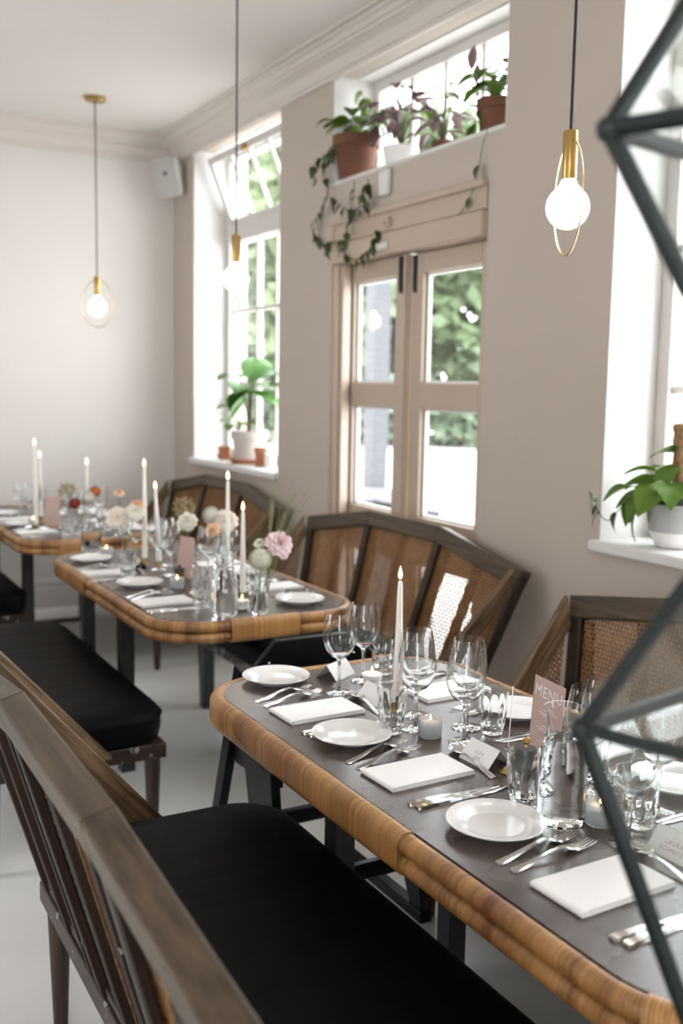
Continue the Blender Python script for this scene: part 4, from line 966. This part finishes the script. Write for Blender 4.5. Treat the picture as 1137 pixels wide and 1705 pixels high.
# back table
bud_vase(1.41,5.40,'bud vase of dahlias on the back table'); vb=(1.41,5.40,TZ+0.012)
flower(vb,(1.375,5.36,TZ+0.165),bl['dred'],'dark red dahlia on the back table',R=0.031,face=(-0.3,-0.85,0.25))
flower(vb,(1.455,5.38,TZ+0.19),bl['ranc'],'white pompon between the orange and red dahlias',R=0.034,face=(-0.3,-0.85,0.25))
flower(vb,(1.505,5.44,TZ+0.215),bl['dahl'],'bright orange dahlia on the back table',R=0.032,face=(-0.1,-0.9,0.2))
flower(vb,(1.37,5.50,TZ+0.225),bl['umb'],'tan seed head above the red dahlia',R=0.03,face=(-0.3,-0.6,0.7))
bud_vase(1.60,5.30,'bud vase with one peach rosebud on the back table'); vb=(1.60,5.30,TZ+0.012)
flower(vb,(1.60,5.31,TZ+0.225),bl['budp'],'single peach rosebud standing above the others on the back table',R=0.026,face=(0,-0.3,0.9))

# ------------------------------------------------------------------ potted plants
def leaf_me(name,m,L,Wd,heart=True,fold=0.25,droop=0.35):
    b=MB(); n=9; vs=[]; fs=[]
    for i in range(n+1):
        t=i/n
        hw=(Wd*(math.sin(PI*min(1,t*0.98+0.02))**0.7)*(1-0.62*t)*1.45) if heart else Wd*math.sin(PI*min(1,max(0,t)))**0.8
        for j in range(5):
            s=j/2-1; back=-0.14*L*s*s*(1-t)**3 if heart else 0
            vs.append((s*hw, L*t+back, abs(s)*hw*fold-droop*L*t*t+0.03*L*math.sin(3*t+s)))
    for i in range(n):
        for j in range(4): a=i*5+j; fs.append((a,a+1,a+6,a+5))
    k=len(vs); vs2=[(x,y,z-0.0006) for x,y,z in vs]
    b.add(vs,fs); b.add(vs2,[f[::-1] for f in fs]); return b.mesh(name,m,60)
LA=leaf_me('leaf','leafA',0.075,0.030); LAs=leaf_me('leaf','leafA',0.055,0.024); LC=leaf_me('leaf','leafC',0.050,0.018,droop=0.5); LB=leaf_me('leaf','leafB',0.17,0.062,droop=0.25,fold=0.2); LD=leaf_me('leaf','leafD',0.085,0.019,False,0.35,0.3); LE=leaf_me('leaf','leafE',0.06,0.022); LX=leaf_me('leaf','leafA',0.10,0.042,droop=0.45)
def put_leaf(root, me, p, az, el, roll=0, sc=1.0):
    o=inst('leaf',me,root,p,scale=sc); o.rotation_euler=(Matrix.Rotation(az,3,'Z')@Matrix.Rotation(el,3,'X')@Matrix.Rotation(roll,3,'Y')).to_euler(); return o
def bez(a,b,c,n=8):
    a,b,c=Vector(a),Vector(b),Vector(c); return [a*(1-t)**2+b*2*t*(1-t)+c*t*t for t in [k/n for k in range(n+1)]]
def pot_mesh(parent, prof, m, name='pot', seg=36): return MB().lathe(prof,seg).build(name,m,parent)
def tpot(parent,r,h,m,rb=None,saucer=None):
    rb=rb or r*0.70; pot_mesh(parent,[(0,0.004),(rb,0.0),(r*0.90,h*0.74),(r*0.90,h*0.745),(r,h*0.75),(r*1.01,h),(r*0.90,h),(r*0.84,h*0.8),(rb*0.86,0.012),(0,0.012)],m)
    MB().lathe([(0,h*0.86),(r*0.86,h*0.86)],24).build('soil','soil',parent)
    if saucer: pot_mesh(parent,[(0,-0.001),(rb*1.15,-0.001),(r*1.12,0.028),(r*1.12,0.032),(r*1.06,0.032),(rb*1.1,0.006),(0,0.006)],saucer,'saucer')
def bush(root, z0, n, spread, h, leaf, sm='stem', seed=1, bias=(0,0), ls=(0.8,1.2)):
    r=random.Random(seed)
    for k in range(n):
        az=r.uniform(0,2*PI); q=spread*r.uniform(.25,1); tip=Vector((q*math.cos(az)+bias[0],q*math.sin(az)+bias[1],z0+h*r.uniform(.25,1)))
        pts=bez((0,0,z0-0.01),(tip.x*.3,tip.y*.3,tip.z*1.0),tip,6); MB().tube(pts,0.0018,5,taper=.6).build('stem',sm,root)
        put_leaf(root,leaf,tip,az-PI/2+r.uniform(-.5,.5),r.uniform(-.4,.35),r.uniform(-.4,.4),r.uniform(*ls))
def vine(root, pts, leaf, every=0.045, sm='vine', seed=3, ls=(0.7,1.15)):
    r=random.Random(seed); P=[Vector(p)-root.location for p in pts]; Q=[]
    for i in range(len(P)-1):
        for k in range(5):
            t=k/5; a=P[max(0,i-1)]; c=P[min(len(P)-1,i+2)]; p1,p2=P[i],P[i+1]
            Q.append(0.5*((2*p1)+(p2-a)*t+(2*a-5*p1+4*p2-c)*t*t+(3*p1-a-3*p2+c)*t**3))
    Q.append(P[-1]); MB().tube(Q,0.0019,5).build('vine_stem',sm,root); acc=0
    for i in range(1,len(Q)):
        acc+=(Q[i]-Q[i-1]).length
        if acc>every:
            acc=0; put_leaf(root,leaf,Q[i],r.uniform(0,2*PI),r.uniform(-1.3,-.5),r.uniform(-.5,.5),r.uniform(*ls))
NZ=2.578
t=empty('potted_pothos',(2.60,4.578,NZ)); tag(t,'terracotta pot with a long trailing vine on the ledge over the doors','potted plant')
tpot(t,0.118,0.205,'terra2',0.085); bush(t,0.18,22,0.14,0.15,LAs,seed=4,ls=(1.1,1.8)); 
for k,(pix) in enumerate((((566,232),(548,252),(540,285),(548,320),(532,355),(518,378),(530,398),(545,412),(540,425)),((590,300),(588,330),(582,360),(575,395),(572,418),(588,433),(606,424),(622,408),(628,385)),((612,296),(616,330),(600,345),(585,352),(570,345),(553,330)),((575,400),(558,402),(545,405)),((590,330),(606,325),(614,300)),((566,240),(538,262),(524,275),(523,298)))):
    vine(t,[at_x(x,y,2.50-0.008*k) for x,y in pix],LC,0.034,seed=20+k)
for k,(pix) in enumerate((((600,215),(610,180),(600,150)),((615,215),(645,185),(660,165)),((625,215),(655,200),(672,170)),((600,210),(585,195),(590,180)))):
    vine(t,[at_x(x,y,2.64) for x,y in pix],LAs if k==0 else LD,0.04,seed=40+k,ls=(0.9,1.5))
t=empty('potted_wandering_plant',(2.68,4.285,NZ)); tag(t,'white pot with purple-leaved plant next to the trailing vine on the ledge','potted plant')
pot_mesh(t,[(0,0),(0.07,0),(0.085,0.09),(0.088,0.11),(0.08,0.11),(0.066,0.01),(0,0.01)],'potwhite'); MB().lathe([(0,0.095),(0.078,0.095)],20).build('soil','soil',t); bush(t,0.10,26,0.17,0.27,LD,'vine',6,ls=(0.9,1.7)); bush(t,0.10,9,0.13,0.24,LAs,'stem',16,ls=(0.9,1.4))
t=empty('potted_tradescantia',(2.69,3.95,NZ)); tag(t,'small pot of pink and purple leaves in the middle of the ledge','potted plant')
tpot(t,0.05,0.075,'terra2'); bush(t,0.06,26,0.13,0.24,LD,'vine',8,ls=(0.7,1.3)); bush(t,0.06,12,0.15,0.20,LAs,'stem',18,ls=(0.6,1.0))
t=empty('potted_heartleaf',(2.665,3.53,NZ)); tag(t,'dark clay pot with bright heart leaves at the near end of the ledge','potted plant')
tpot(t,0.082,0.155,'terra2',0.062); bush(t,0.14,26,0.13,0.16,LA,seed=9,ls=(1.0,1.5)); vine(t,[at_x(x,y,2.60) for x,y in ((815,175),(795,190),(788,215),(770,232))],LA,0.06,'stem',12)
vine(t,[at_x(x,y,2.515) for x,y in ((812,215),(804,240),(796,285),(784,325),(768,352),(750,368),(734,372),(728,366))],LC,0.13,'stem',13)
for k,pix in enumerate((((800,140),(796,105),(790,75)),)): vine(t,[at_x(x,y,2.66) for x,y in pix],LD,0.08,'vine',15,(0.9,1.3))
b=MB(); b.box(-0.035,0.0,-0.04,0.04,-0.07,0.05); o=b.build('alarm_sensor','white',None,(XW-0.001,4.16,2.50),bevel=0.015,seg=3); tag(o,'white rounded alarm sensor on the wall below the ledge pots','sensor')
# far window sill
SZ=1.052
t=empty('potted_alocasia',(2.675,6.03,SZ)); tag(t,'big glossy-leaved plant in a pale clay pot on the far window sill','potted plant')
tpot(t,0.120,0.21,'potgrey',0.095,'terra')
for k,(dx,dy,dz,az,el,s) in enumerate(((-0.02,0.10,0.50,0.4,0.15,1.0),(0.02,-0.02,0.50,-0.6,0.75,1.25),(-0.03,-0.07,0.44,-1.2,0.1,1.25),(0.0,0.02,0.42,0.2,-0.5,1.2),(-0.04,-0.10,0.40,-2.2,-0.2,1.15),(0.02,0.06,0.40,1.0,-0.7,1.0),(-0.06,-0.02,0.45,2.6,0.0,1.1),(-0.04,-0.14,0.47,-1.7,0.5,1.1))):
    MB().tube(bez((0.01*math.cos(k),0.01*math.sin(k),0.16),(dx*.2,dy*.2,0.3),(dx,dy,dz+0.05),8),0.0075,7,taper=.5).build('stem','vine',t); put_leaf(t,LB,(dx,dy,dz+0.05),az,el,0.2*math.sin(k*2),s*1.25)
t=empty('small_terracotta_pot',(2.655,6.40,SZ)); tag(t,'small terracotta pot and saucer at the far end of the far sill','pot'); tpot(t,0.045,0.088,'terra',0.032,'terra')
t=empty('small_terracotta_pot',(2.64,5.775,SZ)); tag(t,'small terracotta pot on a tall saucer in front of the pale clay pot','pot'); tpot(t,0.042,0.115,'terra',0.030,'terra')
t=empty('white_cup',(2.665,5.69,SZ)); tag(t,'small white cup beside the front terracotta pot on the far sill','cup'); pot_mesh(t,[(0,0),(0.033,0),(0.036,0.004),(0.036,0.085),(0.032,0.085),(0.032,0.006),(0,0.006)],'potwhite','cup')
t=empty('potted_fern',(2.72,6.30,SZ)); tag(t,'pale leafy plant in a slim dark jar behind the pale clay pot','potted plant')
pot_mesh(t,[(0,0),(0.032,0),(0.04,0.03),(0.036,0.13),(0.03,0.15),(0.026,0.15),(0.034,0.03),(0,0.008)],'moss','jar'); bush(t,0.14,20,0.12,0.26,LE,'stem',11,(0,0.05),(0.9,1.5))
# near window sill
t=empty('potted_philodendron',(2.655,2.44,1.031)); tag(t,'heart-leaf plant on a moss pole in a two-tone grey pot, near sill','potted plant')
R=0.100
pot_mesh(t,[(0,0.002),(0.055,0.0),(0.068,0.008),(0.084,0.045),(0.088,0.055)],'potwhite','pot_base',48)
pot_mesh(t,[(0.088,0.055),(0.095,0.09),(0.098,0.150),(0.092,0.150),(0.086,0.06)],'potsilver','pot_band',48)
pot_mesh(t,[(0.0985,0.150),(0.0995,0.151),(0.0995,0.174),(0.092,0.174),(0.091,0.145)],'potblack','pot_rim',48)
b=MB(); b.sphere((0,0,0),0.016,12,8); o=b.build('gold_spot','brassl',t,(-0.083,0.035,0.095)); o.scale=(0.5,0.8,1.3)
MB().lathe([(0,0.160),(0.092,0.158)],24).build('soil','soil',t)
b=MB(); b.lathe([(0,0.15),(0.020,0.15),(0.023,0.20),(0.020,0.23),(0.024,0.27),(0.021,0.32),(0.025,0.36),(0.022,0.385),(0.027,0.40),(0.024,0.415),(0,0.42)],20,lambda th,r,z,i: r*(1+0.08*math.sin(7*th+60*z))); b.build('moss_pole','moss',t)
for k,(dx,dy,dz,az,el,ro,s) in enumerate(((-0.06,0.08,0.175,0.5,-0.1,0.3,1.05),(-0.085,0.05,0.215,1.2,0.2,0.5,1.1),(-0.09,0.01,0.20,1.9,-0.3,-0.2,1.25),(-0.03,0.07,0.25,0.6,0.3,0.2,1.0),(-0.05,0.13,0.15,0.2,-0.8,0.3,0.95),(-0.085,0.09,0.12,0.9,-1.1,0.1,1.0),(-0.07,-0.03,0.22,2.4,-0.2,0,1.2),(-0.01,0.02,0.32,1.4,0.2,0.4,1.0),(-0.03,0.0,0.27,1.8,-0.5,0.2,1.05),(0.03,0.06,0.26,0.1,0.3,0,0.9),(-0.02,-0.07,0.25,2.9,0.1,0.3,1.0),(0.04,-0.06,0.22,3.6,0.1,0.3,1.0),(-0.075,0.16,0.19,0.7,-0.2,0.4,0.85),(-0.02,0.10,0.21,0.2,0.1,-0.3,1.1),(-0.10,0.06,0.17,1.5,-0.6,0.2,1.0))):
    MB().tube(bez((dx*.15,dy*.15,0.16),(dx*.5,dy*.4,dz+0.03),(dx,dy,dz),7),0.0022,5).build('stem','stem',t); put_leaf(t,LX,(dx,dy,dz),az,el,ro,s)
vine(t,[t.location+Vector(p) for p in ((-0.03,0.08,0.165),(-0.08,0.15,0.14),(-0.12,0.19,0.075),(-0.15,0.21,0.10),(-0.17,0.235,0.165))],LC,0.07,'vine',31,(0.9,1.4))

# ------------------------------------------------------------------ hanging geometric lantern close to the camera
fw_=Vector((W2C[2].x,W2C[2].y,0)).normalized(); rt_=Vector((W2C[0].x,W2C[0].y,0)).normalized()
c1=CAM+ray(1330,215)*0.95
def on_axis_plane(x,y):          # point of the lantern's upright middle plane
    d=ray(x,y); return CAM+d*((c1-CAM).dot(fw_)/d.dot(fw_))-c1
lan=empty('geometric_lantern',(c1.x,c1.y,c1.z)); tag(lan,'dark green geometric hanging lantern with glass facets close to the camera','lantern')
Z3=Vector((0,0,1))
pA,pB=on_axis_plane(1013,215),on_axis_plane(968,1213)
r1,zA=-pA.dot(rt_),pA.z; r2,zB=-pB.dot(rt_),pB.z
def eq(z,r): return [(-rt_)*r+Z3*z, (-fw_)*r*0.86+Z3*z, rt_*r+Z3*z, fw_*r*0.86+Z3*z]
zC=on_axis_plane(1312,776).z
E1=eq(zA,r1); E2=eq(zB,r2); T1=Z3*(zA+0.296); Cn=Z3*zC; Bt=Z3*(zB-0.44)
def lbar(a,b): MB().bar(a,b,0.0135,0.0135,(0.3,0.2,0.9)).build('frame_bar','teal',lan,bevel=0.001)
for k in range(4):
    for E_,hi,lo_ in ((E1,T1,Cn),(E2,Cn,Bt)):
        lbar(E_[k],E_[(k+1)%4]); lbar(E_[k],hi); lbar(E_[k],lo_)
        for ap in (hi,lo_):
            n=(E_[(k+1)%4]-E_[k]).cross(ap-E_[k]).normalized()*0.001; tr=[E_[k],E_[(k+1)%4],ap]
            MB().add([p-n for p in tr]+[p+n for p in tr],[(2,1,0),(3,4,5),(0,1,4,3),(1,2,5,4),(2,0,3,5)]).build('glass_facet','lpane',lan,smooth=0)
for E_ in (E1,E2):
    for p in E_: MB().sphere(p,0.0125,12,8).build('joint','teal',lan)
MB().cyl(T1,Vector((0,0,ZC-c1.z)),0.002,6).build('hanging_wire','cord',lan)
bpy.context.view_layer.update()
